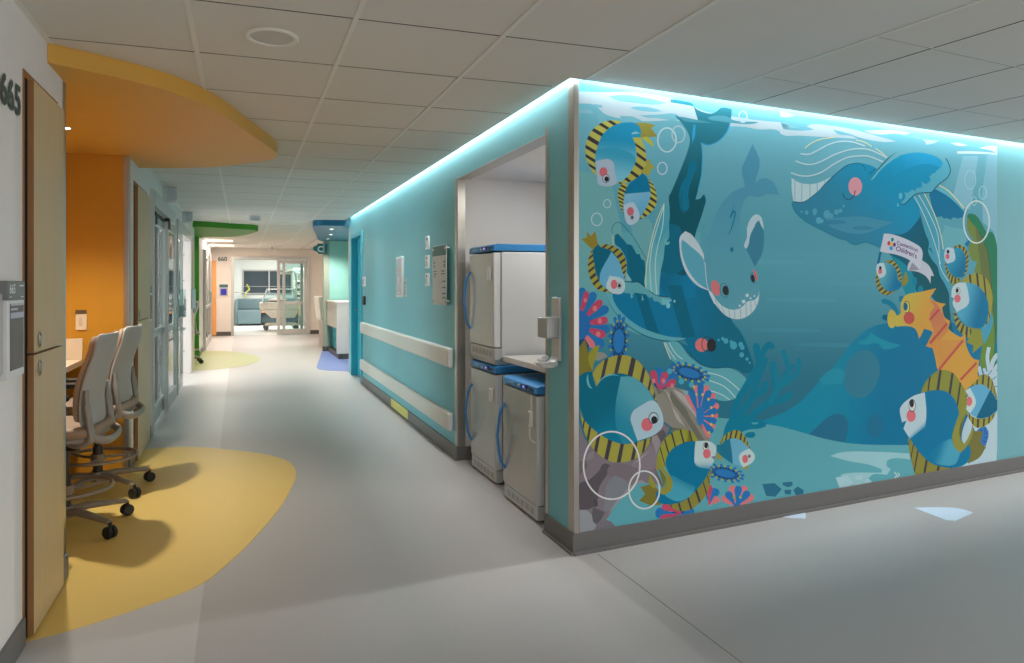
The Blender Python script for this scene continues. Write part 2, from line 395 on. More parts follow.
bp_ = [onZ(u, v, bz)[:2] for u, v in [(350.5,226.2),(335,225.8),(320,225.6),(314,226.0),(312.8,227),(314.5,231.5),(316.5,236),(318.5,240)]]
soffit('ceiling_soffit_blue', [(3.0, 11.15), (1.605, 11.15)]+bp_[1:]+[(1.6, 15.1), (3.0, 15.0)], bz, BLUE)

# ---- glass sliding doors in the left wall (frames, leaves, rails)
def door_leaf(root, x, y0_, y1_, z0, z1, mid, name='door_leaf'):
    st = .07
    m1 = MB(); m1.box(x-.02, x+.02, y0_, y0_+st, z0, z1); m1.box(x-.02, x+.02, y1_-st, y1_, z0, z1); m1.box(x-.02, x+.02, y0_+st, y1_-st, z1-.08, z1); m1.box(x-.02, x+.02, y0_+st, y1_-st, z0, z0+.16); m1.box(x-.02, x+.02, y0_+st, y1_-st, mid, mid+.07)
    lf = m1.build(name, ALU, root, bevel=.003)
    m2 = MB(); m2.box(x-.004, x+.004, y0_+st, y1_-st, z0+.16, mid); m2.box(x-.004, x+.004, y0_+st, y1_-st, mid+.07, z1-.08); m2.build('glass', GLASS, lf)
    return lf
d1 = tag(bpy.data.objects.new('door_1', None), 'aluminium sliding glass doors beyond the second wood cabinet', 'door', kind='structure'); COL.objects.link(d1)
m1 = MB(); m1.box(LX-.02, LX+.03, 6.94, 7.04, 0, 2.24); m1.box(LX-.02, LX+.035, 7.04, 9.16, 2.10, 2.24); m1.box(LX-.02, LX+.03, 9.16, 9.26, 0, 2.24); m1.build('frame', ALU, d1, bevel=.004)
m1 = MB(); m1.box(LX-.09, LX-.02, 7.04, 9.16, 2.06, 2.10); m1.build('track', BLACK, d1)
door_leaf(d1, LX-.035, 7.10, 8.42, .02, 2.05, .86); l2 = door_leaf(d1, LX+.02, 8.16, 9.2, .02, 2.05, .86)
m1 = MB(); m1.box(LX-.05, LX-.005, 7.50, 7.62, 1.97, 2.09); m1.box(LX+.0, LX+.05, 8.18, 8.32, 1.97, 2.09); m1.build('carriage', BLACK, d1, bevel=.006)
m1 = MB(); m1.tube([(LX+.04, 8.26, 1.15), (LX+.085, 8.26, 1.12), (LX+.085, 8.26, .80), (LX+.04, 8.26, .77)], .011); m1.build('pull_handle', STEEL, l2)
d2 = tag(bpy.data.objects.new('door_2', None), 'open glass doorway with a pale jamb past the sliding doors', 'door', kind='structure'); COL.objects.link(d2)
m1 = MB(); m1.box(LX-.02, LX+.035, 9.47, 9.55, 0, 2.2); m1.box(LX-.10, LX+.035, 9.55, 11.84, 2.06, 2.2); m1.build('frame', ALU, d2, bevel=.004)
door_leaf(d2, LX+.005, 9.56, 10.35, .02, 2.05, .86)
m1 = MB(); m1.box(-.99, -.758, 11.80, 11.849, 0, 2.06); 
jb = m1.build('jamb', mat('pale_jamb', (214, 204, 198), .5), d2)
m1 = MB()
for z in (.35, .9, 1.45, 1.85): m1.cyl((-.86, 11.801, z), (-.86, 11.794, z), .012, n=10)
m1.build('jamb_screw', GPLAS, jb, smooth=True)
d3 = tag(bpy.data.objects.new('door_3', None), 'grey framed glass door beyond the green alcove', 'door', kind='structure'); COL.objects.link(d3)
m1 = MB(); m1.box(LX, LX+.06, 16.0, 16.12, 0, 2.15); m1.box(LX, LX+.06, 16.12, 18.6, 2.05, 2.15); m1.box(LX, LX+.06, 18.6, 18.72, 0, 2.15); m1.build('frame', ALU, d3, bevel=.004)
door_leaf(d3, LX+.03, 16.14, 17.4, .02, 2.05, .86); door_leaf(d3, LX+.03, 17.3, 18.58, .02, 2.05, .86)
m1 = MB(); m1.box(LX+.002, LX+.006, 16.15, 18.58, .02, 2.04); m1.build('backing_pane', mat('dim_glass', (120, 128, 126), .2), d3)
m1 = MB(); m1.tube([(LX+.05, 17.46, 1.25), (LX+.1, 17.46, 1.2), (LX+.1, 17.46, 1.0), (LX+.05, 17.46, .95)], .012); m1.build('pull_handle', mat('teal_plastic', (90, 150, 150), .4), d3)
# teal door in the right wall
d4 = tag(bpy.data.objects.new('door_4', None), 'teal door recessed in the teal corridor wall', 'door', kind='structure'); COL.objects.link(d4)
m1 = MB(); m1.box(RX-.018, RX+.13, 9.83, 9.90, 0, 2.14); m1.box(RX-.018, RX+.13, 10.79, 10.87, 0, 2.14); m1.box(RX-.018, RX+.13, 9.90, 10.79, 2.08, 2.14); m1.build('frame', TEAL2, d4, bevel=.003)
m1 = MB(); m1.box(RX+.08, RX+.12, 9.905, 10.785, .01, 2.075); lf = m1.build('door_leaf', TEAL2, d4, bevel=.003)
m1 = MB(); m1.tube([(RX+.08, 10.7, 1.0), (RX+.03, 10.7, 1.0), (RX+.03, 10.58, 1.0)], .01); m1.build('lever_handle', STEEL, lf, smooth=True)
# end opening: frame and parked sliding leaves
d5 = tag(bpy.data.objects.new('door_5', None), 'wide sliding glass door standing open at the end of the corridor', 'door', kind='structure'); COL.objects.link(d5)
m1 = MB(); m1.box(-.29, -.21, END-.03, END+.17, 0, 2.19); m1.box(1.76, 1.84, END-.03, END+.17, 0, 2.19); m1.box(-.21, 1.76, END-.03, END+.17, 2.10, 2.19); m1.build('frame', ALU, d5, bevel=.004)
def leafY(x0_, x1_, y, nm):
    st = .08; z0, z1 = .01, 2.09
    m1 = MB(); m1.box(x0_, x0_+st, y-.02, y+.02, z0, z1); m1.box(x1_-st, x1_, y-.02, y+.02, z0, z1); m1.box(x0_+st, x1_-st, y-.02, y+.02, z1-.09, z1); m1.box(x0_+st, x1_-st, y-.02, y+.02, z0, z0+.14); m1.box(x0_+st, x1_-st, y-.02, y+.02, .84, .93)
    lf = m1.build(nm, ALU, d5, bevel=.003)
    m2 = MB(); m2.box(x0_+st, x1_-st, y-.004, y+.004, z0+.14, .84); m2.box(x0_+st, x1_-st, y-.004, y+.004, .93, z1-.09); m2.build('glass', GLASS, lf)
leafY(.94, 1.66, END+.11, 'door_leaf'); leafY(1.08, 1.755, END+.02, 'door_leaf')
# far room window
w1 = tag(bpy.data.objects.new('window_1', None), 'dark window in the far room behind the sofa', 'window', kind='structure'); COL.objects.link(w1)
m1 = MB(); m1.box(.02, 1.72, 26.35, 26.4, 1.08, 1.12); m1.box(.02, 1.72, 26.35, 26.4, 1.90, 1.95); m1.box(.02, .06, 26.35, 26.4, 1.12, 1.90); m1.box(1.68, 1.72, 26.35, 26.4, 1.12, 1.90); m1.box(.9, .95, 26.35, 26.4, 1.12, 1.9); m1.box(.06, 1.68, 26.36, 26.4, 1.34, 1.36); m1.build('window_frame', GPLAS, w1)
m1 = MB(); m1.box(.06, 1.68, 26.385, 26.395, 1.12, 1.9); m1.build('pane', mat('dusk_glass', (52, 64, 72), .15, var=.15, scale=3), w1)
# patient room window (daylight)
w2 = tag(bpy.data.objects.new('window_2', None), 'bright daylight window inside the patient room', 'window', kind='structure'); COL.objects.link(w2)
m1 = MB()
for a, b in ((6.6, 6.7), (8.0, 8.08), (9.4, 9.48), (10.8, 10.88), (11.9, 12.0)): m1.box(-5.0, -4.94, a, b, .7, 2.1)
m1.box(-5, -4.94, 6.6, 12, .62, .7); m1.box(-5, -4.94, 6.6, 12, 2.1, 2.18); m1.build('window_frame', ALU, w2)
m1 = MB(); m1.box(-4.995, -4.985, 6.7, 11.9, .7, 2.1); m1.build('pane', emis('daylight_pane', (225, 240, 255), 2.5), w2)
# ================================================================== THINGS
# ---- tall wood cabinets in the left wall
def wood_cabinet(name, label, ya, yb, z1, split, LX=LX):
    t = thing(name, label, 'cabinet', (LX, (ya+yb)/2, 0))
    m1 = MB(); m1.box(LX-.09, LX+.004, ya, ya+.012, 0, z1+.03); m1.box(LX-.09, LX+.004, yb-.012, yb, 0, z1); m1.box(LX-.09, LX+.004, ya+.012, yb-.012, z1+.004, z1+.03)
    m1.build('carcass', WOODE, t, loc='world')
    m1 = MB(); m1.box(LX-.085, LX+.001, ya+.012, yb-.012, .0, z1+.004); m1.build('inside', DARK, t, loc='world')
    for za, zb, zl in ((.012, split-.004, split-.06), (split+.004, z1, split+.052)):
        m1 = MB(); m1.box(LX+.003, LX+.026, ya+.05, yb-.008, za, zb, 0)
        d = m1.build('door', WOOD, t, loc='world', bevel=.0015)
        m1 = MB(); m1.box(LX+.004, LX+.0255, ya+.0485, ya+.0505, za, zb); m1.build('edge_band', WOODE, d, loc='world')
        m1 = MB(); yl = ya+.12
        m1.lathe([(.0175, LX+.026), (.0175, LX+.030), (.014, LX+.034), (.006, LX+.036)], (0, yl, zl), 18, ax='x')
        m1.tube([(LX+.03, yl+.019*math.cos(a), zl+.030*math.sin(a)) for a in [2*PI*k/24 for k in range(24)]], .003, 6, closed=True)
        m1.build('lock', STEEL, d, loc='world', smooth=True)
    return t
wood_cabinet('wood_cabinet', 'tall maple cabinet with two locked doors beside the room 665 sign', 3.065, 3.60, 2.155, 1.097)
wood_cabinet('wood_cabinet', 'pale wood cabinet between the orange alcove and the sliding glass doors', 5.93, 6.74, 2.14, 1.09)
wood_cabinet('wood_cabinet', 'narrow wood cabinet beside the green alcove', 12.05, 12.52, 2.1, 1.09, -.79)
# wood door on the end wall
t = thing('wood_cabinet', 'orange toned wood cabinet next to the 660 numerals on the end wall', 'cabinet', (-.73, END, 0))
m1 = MB(); m1.box(-.785, -.67, END-.05, END-.002, .02, 1.02); d = m1.build('door', mat('honey_wood', (226, 160, 92), .45, var=.08, scale=8, stretch=(6, 1, .4)), t, loc='world', bevel=.002)
m1 = MB(); m1.lathe([(.018, -.05), (.018, -.062), (.01, -.066)], (-.70, END, .93), 14, ax='y'); m1.build('lock', STEEL, d, loc='world')
m1 = MB(); m1.box(-.785, -.67, END-.05, END-.002, 1.03, 2.06); d = m1.build('door', mat('honey_wood', (226, 160, 92)), t, loc='world', bevel=.002)
m1 = MB(); m1.lathe([(.018, -.05), (.018, -.062), (.01, -.066)], (-.70, END, 1.12), 14, ax='y'); m1.build('lock', STEEL, d, loc='world')

# ---- numerals on walls
GI = mat('green_grey_letter', (70, 86, 80), .5, var=0)
t = MB()
yb = 2.655; h = .150
vs, fs, w6 = text_geo('665')
put_text(t, '665', (LX+.004, 3.02-w6*.155, 1.992), (0, .155, 0), (0, 0, .150), 0, bold=.06)
tag(t.build('room_numerals', GI), 'dark grey 665 numerals on the white wall beside the tall maple cabinet', 'room number')
t = MB(); put_text(t, '660', (-.635, END-.004, 2.05), (.155, 0, 0), (0, 0, .155), 0, bold=.06)
tag(t.build('room_numerals', GI), 'dark 660 numerals on the end wall beside the wide doorway', 'room number')

# ---- room 665 sign
t = thing('room_sign', 'grey and white room sign panel reading 665 on the white wall', 'sign', (LX, 2.85, 1.2))
m1 = MB(); m1.box(LX, LX+.020, 2.58, 2.80, 1.06, 1.335); m1.build('side_plate', mat('plate_silver', (186, 186, 184), .4), t, loc='world', bevel=.004)
m1 = MB(); m1.box(LX, LX+.034, 2.766, 2.955, 1.040, 1.312); hb = m1.build('holder', WPLAS, t, loc='world', bevel=.004)
m1 = MB(); m1.box(LX+.034, LX+.0355, 2.788, 2.942, 1.068, 1.300); m1.build('card', mat('dark_card', (96, 84, 82), .4, var=.5, scale=5), hb, loc='world')
m1 = MB(); m1.box(LX+.0355, LX+.0362, 2.790, 2.940, 1.248, 1.268); m1.box(LX+.0355, LX+.0362, 2.790, 2.940, 1.292, 1.300); m1.box(LX+.0355, LX+.0362, 2.792, 2.87, 1.276, 1.284); m1.build('caption_strip', mat('pale_lilac', (190, 192, 205), .5), hb, loc='world')
m1 = MB(); m1.box(LX, LX+.036, 2.760, 2.957, 1.312, 1.378); hd = m1.build('header', mat('sign_grey', (122, 124, 122), .4), t, loc='world', bevel=.003)
m1 = MB(); put_text(m1, '665', (LX+.0368, 2.775, 1.335), (0, .042, 0), (0, 0, .045), 0, bold=.03)
m1.box(LX+.0363, LX+.0366, 2.775, 2.80, 1.321, 1.324); m1.box(LX+.0363, LX+.0366, 2.89, 2.94, 1.360, 1.364); m1.box(LX+.0363, LX+.0366, 2.905, 2.935, 1.321, 1.324)
m1.build('lettering', mat('white_letter', (240, 240, 240), .5, var=0), hd, loc='world')

# ---- stainless corner guards
def guard(label, boxes, xf=None):
    m1 = MB(xf)
    for b in boxes: m1.box(*b)
    return tag(m1.build('corner_guard', STEEL, bevel=.001), label, 'corner guard', 'stainless corner guards')
guard('steel corner guard at the yellow alcove edge beside the tall maple cabinet', [(LX-.05, LX+.0035, 3.7385, 3.742, 0, 2.31), (LX+.0005, LX+.0035, 3.69, 3.7385, 0.1, 2.31)])
guard('steel corner guard between the orange alcove wall and the pale wood cabinet', [(LX-.032, LX+.003, 5.676, 5.6795, 0, 2.312), (LX+.0005, LX+.003, 5.6795, 5.74, .1, 2.312)])
guard('steel corner guard on the far edge of the fridge niche', [(RX-.003, RX-.0002, 5.275, 5.33, .105, 2.21), (RX-.003, RX+.06, 5.2515, 5.2548, .105, 2.2)])
guard('steel corner guard on the near edge of the fridge niche', [(RX-.003, RX-.0002, 3.545, 3.578, .105, 2.24), (RX-.003, RX+.1, 3.5785, 3.5815, .0, 2.2)])
gd = guard('tall steel corner guard between the mural and the fridge niche wall', [(RX-.0035, RX-.0004, 3.232, 3.295, .105, 2.42)])
m1 = MB(xfM); m1.box(-.004, .0255, -.0085, -.0055, .105, 2.42); me = m1.build('tmp', STEEL)
bm = bmesh.new(); bm.from_mesh(gd.data); bm.from_mesh(me.data); bm.to_mesh(gd.data); bm.free(); bpy.data.objects.remove(me)
guard('steel corner guard at the corridor end of the teal wall by the blue soffit', [(RX-.004, RX-.0005, 11.09, 11.154, 0, 2.26), (RX-.004, RX+.05, 11.151, 11.154, 0, 2.26)])
# header trim over the niche
m1 = MB(); m1.box(RX-.003, RX+.10, 3.582, 5.25, 2.196, 2.199); tag(m1.build('niche_header_trim', STEEL), kind='structure')

# ---- wall rails
def rail(label, z0, z1):
    m1 = MB(); pr = [(0, z0), (-.028, z0), (-.040, z0+.012), (-.040, z1-.012), (-.028, z1), (0, z1)]
    t = thing('bumper_rail', label, 'wall rail', (RX, 7.5, z0), 0, 'white bumper rails')
    m1.ext([(RX+a, 5.42, b) for a, b in pr], (0, 4.36, 0)); m1.build('rail_body', RAIL, t, loc='world', bevel=.003)
    for y in (5.385, 9.78):
        m2 = MB(); m2.ext([(RX+a, y, b) for a, b in pr], (0, .035, 0)); m2.build('end_cap', WPLAS, t, loc='world', bevel=.008, seg=3)
rail('upper of the two white bumper rails along the teal wall', .708, .862)
rail('lower white bumper rail just above the grey baseboard on the teal wall', .20, .346)

# ---- fridges
FW, FD, FH = .545, .60, .80
BLUEP = mat('fridge_blue', (44, 132, 196), .4, var=.02)
FWHT = mat('fridge_white', (218, 220, 222), .4, var=.01)
def make_fridge(label, tall_top=False):
    t = thing('medical_fridge', label, 'fridge', (0, 0, 0), 0, 'stainless door undercounter fridges')
    m1 = MB(); m1.box(.055, FD, 0, FW, .03, .745); m1.build('body', FWHT, t, bevel=.004)
    m1 = MB(); m1.box(0, .05, .004, FW-.004, .100, .74); d = m1.build('door', FWHT, t, bevel=.004)
    m1 = MB(); m1.box(-.0025, 0, .010, FW-.010, .105, .736); m1.build('door_skin', STEELD, d)
    m1 = MB(); m1.box(.05, .056, .015, FW-.015, .105, .735); m1.build('gasket', BLACK, d)
    m1 = MB(); P = [(-.002, FW-.03, .20), (-.03, FW-.022, .255), (-.048, FW-.018, .39), (-.048, FW-.018, .43), (-.03, FW-.022, .565), (-.002, FW-.03, .62)]
    m1.tube(smooth_open(P, 6), .0085, 10); m1.build('handle', BLUEP, d, smooth=True)
    # control fascia: slanted blue band with a display and keys
    m1 = MB(); m1.ext([(-.006, 0, .752), (.0, 0, .79), (.02, 0, .80), (FD, 0, .80), (FD, 0, .752)], (0, FW, 0)); f = m1.build('control_fascia', BLUEP, t, bevel=.003)
    m1 = MB(); m1.box(-.009, .0, .14, .235, .757, .788); ds = m1.build('display', mat('display_navy', (18, 28, 60), .3, var=0), f, bevel=.002)
    m1 = MB(); m1.box(-.0098, -.0088, .175, .20, .768, .780); m1.build('readout', emis('readout_blue', (70, 90, 255), 1.6), f)
    m1 = MB()
    for y in (.045, .075, .10): m1.box(-.008, .0, y, y+.018, .762, .782)
    m1.build('key_row', mat('key_navy', (24, 54, 96), .4, var=0), f)
    m1 = MB(); m1.lathe([(.008, -.010), (.008, 0)], (0, .265, .772), 14, ax='x'); m1.build('key_switch', STEEL, f, smooth=True)
    m1 = MB(); m1.box(-.0072, -.002, .34, .46, .765, .780); m1.build('name_strip', mat('fascia_light_blue', (120, 180, 220), .4), f)
    # kick grille
    m1 = MB(); m1.box(.004, .055, .004, FW-.004, .014, .094); k = m1.build('kick_panel', mat('kick_grey', (196, 198, 198), .4), t, bevel=.003)
    m1 = MB()
    for i in range(6): m1.box(.0025, .006, .06+i*.075, .06+i*.075+.05, .035, .072)
    m1.build('grille', mat('grille_grey', (168, 172, 174), .5), k)
    for x in (.06, FD-.06):
        for y in (.05, FW-.05):
            m1 = MB(); m1.cyl((x, y, 0), (x, y, .03), .018, n=12); m1.build('foot', BLACK, t)
    # lock box with its cord near the hinge
    m1 = MB(); m1.box(-.020, -.002, .052, .094, .555, .645); lb = m1.build('lock_box', WPLAS, d, bevel=.004)
    m1 = MB(); m1.box(-.024, -.019, .068, .084, .565, .635); m1.build('lock_slider', STEEL, lb, bevel=.002)
    m1 = MB(); m1.box(-.008, -.002, .062, .084, .645, .74); m1.build('lock_strap', WPLAS, lb, bevel=.002)
    m1 = MB(); m1.tube(smooth_open([(-.012, .078, .556), (-.016, .076, .51), (-.014, .066, .485), (-.010, .04, .472), (-.004, .012, .470)], 5), .0035, 8); m1.build('lock_cord', WPLAS, lb, smooth=True)
    m1 = MB(); m1.cyl((.02, .03, .745), (.02, .03, .752), .012, n=12); m1.build('hinge', BLACK, t)
    return t
f1 = make_fridge('stainless door fridge under the counter, closest to the corner with the mural'); f1.location = (1.603, 3.705, -.014)
f2 = copy_tree(f1); f2['label'] = 'stainless door fridge carrying another fridge on top'; f2.location = (1.643, 4.508, .0)
f3 = copy_tree(f1); f3['label'] = 'stainless door fridge stacked on top of another fridge in the niche'; f3.location = (1.643, 4.545, .835)
f1.location = (1.603, 3.708, 0); f1.scale = (1, 1, .983); f2.scale = (1, 1, 1.015); f3.scale = (1, 1, 1.022)
for o in list(f3.children):                 # the top one is a wall-vent model without feet: it sits on a tray
    if o.name.startswith('foot'): bpy.data.objects.remove(o)
m1 = MB(); m1.box(.01, FD-.02, .01, FW-.01, -.018, .034); m1.build('stacking_tray', mat('tray_grey', (176, 178, 178), .4, .3), f3, bevel=.004)

# counter over the third fridge
t = thing('niche_counter', 'white counter in the niche beside the stacked fridges', 'counter', (1.7, 4.0, .84))
m1 = MB(); m1.box(1.69, 2.40, 3.582, 4.50, .848, .885); m1.build('worktop', mat('white_counter_laminate', (222, 220, 216), .35, var=.05, scale=30), t, loc='world', bevel=.004)
m1 = MB(); m1.box(2.2, 2.395, 3.59, 3.62, .0, .848); m1.box(2.2, 2.395, 4.475, 4.50, .0, .848); m1.build('support_panel', FWHT, t, loc='world')

# ---- hand sanitizer on the wall strip by the corner
t = thing('sanitizer_dispenser', 'grey hand sanitizer dispenser on the teal strip beside the mural corner', 'dispenser', (RX, 3.42, 1.0))
m1 = MB(); m1.box(RX-.016, RX, 3.375, 3.475, .965, 1.30); m1.build('back_plate', mat('dispenser_grey', (206, 204, 200), .35), t, loc='world', bevel=.005)
m1 = MB(); m1.box(RX-.088, RX-.014, 3.372, 3.50, 1.085, 1.195); b = m1.build('dispenser_body', mat('dispenser_silver', (178, 178, 176), .32, .3), t, loc='world', bevel=.008, seg=3)
m1 = MB(); m1.ext([(RX-.016, 3.385, .985), (RX-.016, 3.385, .940), (RX-.05, 3.385, .928), (RX-.10, 3.385, .934), (RX-.118, 3.385, .953), (RX-.108, 3.385, .958), (RX-.06, 3.385, .950), (RX-.03, 3.385, .963)], (0, .09, 0)); m1.build('drip_tray', mat('dispenser_grey', (206, 204, 200)), t, loc='world', bevel=.004)
m1 = MB(); m1.sphere((RX-.088, 3.43, .974), (.028, .028, .0155)); m1.sphere((RX-.068, 3.44, .980), (.02, .022, .014)); m1.sphere((RX-.104, 3.425, .972), (.016, .02, .012))
tag(m1.build('crumpled_tissue', mat('tissue_white', (235, 235, 235), .8, bump=.3, scale=40), smooth=True), 'crumpled white tissue lying in the tray of the hand sanitizer', 'tissue')

# ---- panels on the teal wall
t = thing('directory_sign', 'grey directory board with a dark teal header on the teal wall', 'sign', (RX, 5.685, 1.45))
m1 = MB(); m1.box(RX-.034, RX-.028, 5.470, 5.895, 1.205, 1.70); p = m1.build('board', mat('sign_board_grey', (202, 202, 198), .45), t, loc='world', bevel=.002)
m1 = MB(); m1.box(RX-.0352, RX-.0338, 5.472, 5.893, 1.615, 1.698); m1.build('header', mat('sign_teal', (42, 98, 100), .45), p, loc='world')
m1 = MB()
def dash(y0_, y1_, z, h=.007): m1.box(RX-.0352, RX-.0338, y0_, y1_, z-h/2, z+h/2)
for yc in (5.845, 5.525):
    for s_ in (1, -1): m1.ext([(RX-.0352, yc-.02, 1.545+s_*.006), (RX-.0352, yc+.02, 1.545+s_*.006), (RX-.0352, yc, 1.545+s_*.036)], (.0014, 0, 0))
for z in (1.485, 1.462): dash(5.765, 5.855, z); dash(5.515, 5.615, z)
for z in (1.44,): dash(5.795, 5.855, z)
for z in (1.40, 1.35, 1.30, 1.265): dash(5.510, 5.595, z); dash(5.495, 5.507, z, .018)
m1.build('lettering', INK, p, loc='world')
for y in (5.495, 5.870):
    for z in (1.235, 1.67):
        m1 = MB(); m1.cyl((RX, y, z), (RX-.040, y, z), .011, n=14); m1.build('standoff', STEEL, t, loc='world', smooth=True)
t = thing('alarm_panel', 'white alarm panel with small amber lights on the teal wall', 'panel', (RX, 7.31, 1.45))
m1 = MB(); m1.box(RX-.028, RX, 7.165, 7.46, 1.245, 1.668); b = m1.build('housing', WPLAS, t, loc='world', bevel=.006)
m1 = MB(); m1.box(RX-.030, RX-.0275, 7.18, 7.445, 1.265, 1.648); b2 = m1.build('face_plate', mat('panel_face', (190, 196, 198), .4), b, loc='world')
for y, z in ((7.42, 1.54), (7.21, 1.53), (7.42, 1.42), (7.21, 1.42), (7.21, 1.30), (7.42, 1.30)):
    m1 = MB(); m1.box(RX-.032, RX-.0295, y-.016, y+.016, z-.018, z+.018); m1.build('status_light', mat('amber', (222, 176, 90), .4, var=0), b, loc='world')
for q in ((7.285, 7.34, 1.40, 1.46), (7.27, 7.355, 1.285, 1.30)):
    m1 = MB(); m1.box(RX-.032, RX-.0295, *q); m1.build('readout_window', mat('readout_white', (235, 238, 240), .3, var=0), b, loc='world')
t = MB(); t.box(RX-.006, RX, 7.035, 7.13, 1.25, 1.44); t = tag(t.build('instruction_card', mat('card_paper', (200, 208, 206), .5), bevel=.002), 'small pale card on the teal wall beside the alarm panel', 'card')
m1 = MB()
for z in (1.42, 1.40, 1.37, 1.34, 1.31, 1.28): m1.box(RX-.0072, RX-.0058, 7.05, 7.115, z, z+.008)
m1.box(RX-.0072, RX-.0058, 7.05, 7.118, 1.385, 1.397); m1.build('lettering', mat('grey_ink', (120, 140, 138), .6, var=0), t)
for z0, z1, w in ((1.69, 1.81, 'topmost'), (1.52, 1.64, 'middle'), (1.36, 1.477, 'lowest')):
    t = thing('wall_module', f'{w} of three small white modules above each other on the teal wall', 'wall switch', (RX, 6.17, z0), 0, 'white wall modules')
    m1 = MB(); m1.box(RX-.016, RX, 6.115, 6.228, z0, z1); b = m1.build('plate', WPLAS, t, loc='world', bevel=.004)
    m1 = MB(); m1.box(RX-.024, RX-.015, 6.15, 6.195, z0+.02, z1-.05); m1.build('rocker', mat('module_grey', (190, 196, 198), .4), b, loc='world', bevel=.003)
    m1 = MB(); m1.box(RX-.018, RX-.0155, 6.155, 6.19, z1-.035, z1-.018); m1.build('indicator', mat('indicator_dark', (70, 80, 84), .4, var=0), b, loc='world')
t = MB(); t.box(RX-.022, RX, 9.55, 9.72, 1.36, 1.49); t = tag(t.build('wall_switch', WPLAS, bevel=.005), 'white wall switch beside the teal door', 'wall switch'); m1 = MB(); m1.box(RX-.027, RX-.021, 9.60, 9.67, 1.38, 1.46); m1.build('rocker', GPLAS, t, bevel=.003)
t = MB(); t.box(RX-.03, RX, 9.56, 9.68, 1.105, 1.225); t = tag(t.build('card_reader', BLACK, bevel=.01, seg=3), 'black card reader under the white switch beside the teal door', 'card reader'); m1 = MB(); m1.box(RX-.032, RX-.0295, 9.60, 9.64, 1.19, 1.20); m1.build('status_lamp', GPLAS, t)

# ---- alcove desk, switch plate
t = thing('alcove_desk', 'pale high desk along the back of the orange alcove', 'desk', (-1.3, 4.7, .84))
DL = mat('desk_laminate', (222, 204, 176), .4, var=.05, scale=20)
m1 = MB(); m1.box(-1.495, -1.085, 3.75, 5.672, .795, .835); m1.build('worktop', DL, t, loc='world', bevel=.004)
m1 = MB(); m1.box(-1.495, -1.085, 5.655, 5.677, .835, .985); m1.box(-1.497, -1.475, 3.75, 5.655, .835, .985); m1.build('backsplash', DL, t, loc='world', bevel=.002)
for y in (3.95, 5.45):
    m1 = MB(); m1.box(-1.49, -1.20, y, y+.025, .74, .795); m1.box(-1.49, -1.45, y, y+.025, .4, .74); m1.build('bracket', GPLAS, t, loc='world')
t = thing('wall_outlet', 'beige switch plate with a dark top band on the orange wall', 'wall switch', (-1.08, 5.68, 1.1))
a, b = onY(75.8, 330, 5.68), onY(87, 310, 5.68)
m1 = MB(); m1.box(a[0], b[0], 5.668, 5.68, a[2], b[2]); p = m1.build('plate', mat('beige_plate', (226, 206, 176), .45), t, loc='world', bevel=.003)
m1 = MB(); m1.box(a[0], b[0], 5.666, 5.67, b[2]-.028, b[2]+.001); m1.build('label_band', mat('brown_band', (96, 76, 50), .5), p, loc='world')
m1 = MB(); m1.box(a[0]+.024, b[0]-.024, 5.663, 5.669, a[2]+.03, b[2]-.05); m1.build('rocker', mat('beige_rocker', (214, 194, 164), .45), p, loc='world', bevel=.003)

# ---- drafting chairs
CHG = mat('chair_grey_plastic', (150, 146, 138), .45, var=.02)
CHB = mat('chair_back_grey', (172, 172, 168), .55, var=.02)
CHS = mat('chair_seat_taupe', (164, 142, 122), .6, var=.04, scale=40)
CHL = mat('chair_base_taupe', (142, 128, 112), .45, var=.02)
def grid_shell(fn, nu, nv, th):
    """closed sheet: fn(u,v) -> (point, normal)"""
    m = MB(); A = []; B = []
    for j in range(nv+1):
        for i in range(nu+1):
            p, n = fn(i/nu, j/nv); p = Vector(p); n = Vector(n).normalized(); A.append(p+n*th/2); B.append(p-n*th/2)
    N = len(A); w = nu+1; fs = []
    for j in range(nv):
        for i in range(nu):
            q = (j*w+i, j*w+i+1, (j+1)*w+i+1, (j+1)*w+i); fs.append(q); fs.append(tuple(N+k for k in reversed(q)))
    bd = [i for i in range(w)]+[j*w+nu for j in range(1, nv+1)]+[nv*w+i for i in range(nu-1, -1, -1)]+[j*w for j in range(nv-1, 0, -1)]
    for k in range(len(bd)):
        a, b = bd[k], bd[(k+1) % len(bd)]; fs.append((b, a, N+a, N+b))
    m.add(A+B, fs); return m
def back_fn(off, wtop=.40, wbot=.47, z0=.60, z1=1.10):
    def fn(u, v):
        w = wbot+(wtop-wbot)*min(1, v*1.6)
        cu = 2*u-1
        vv = .5+(v-.5)
        # rounded corners
        e = 1.0
        if v > .86: e = 1-.16*((v-.86)/.14)**2.5
        if v < .10: e = 1-.14*((.10-v)/.10)**2.0
        y = cu*w/2*e
        z = z0+(z1-z0)*vv
        x = .185-.03*math.sin(PI*min(1, v*1.25))+.075*v+off-.05*cu*cu
        return (x, y, z), (1, .35*cu, -.22)
    return fn
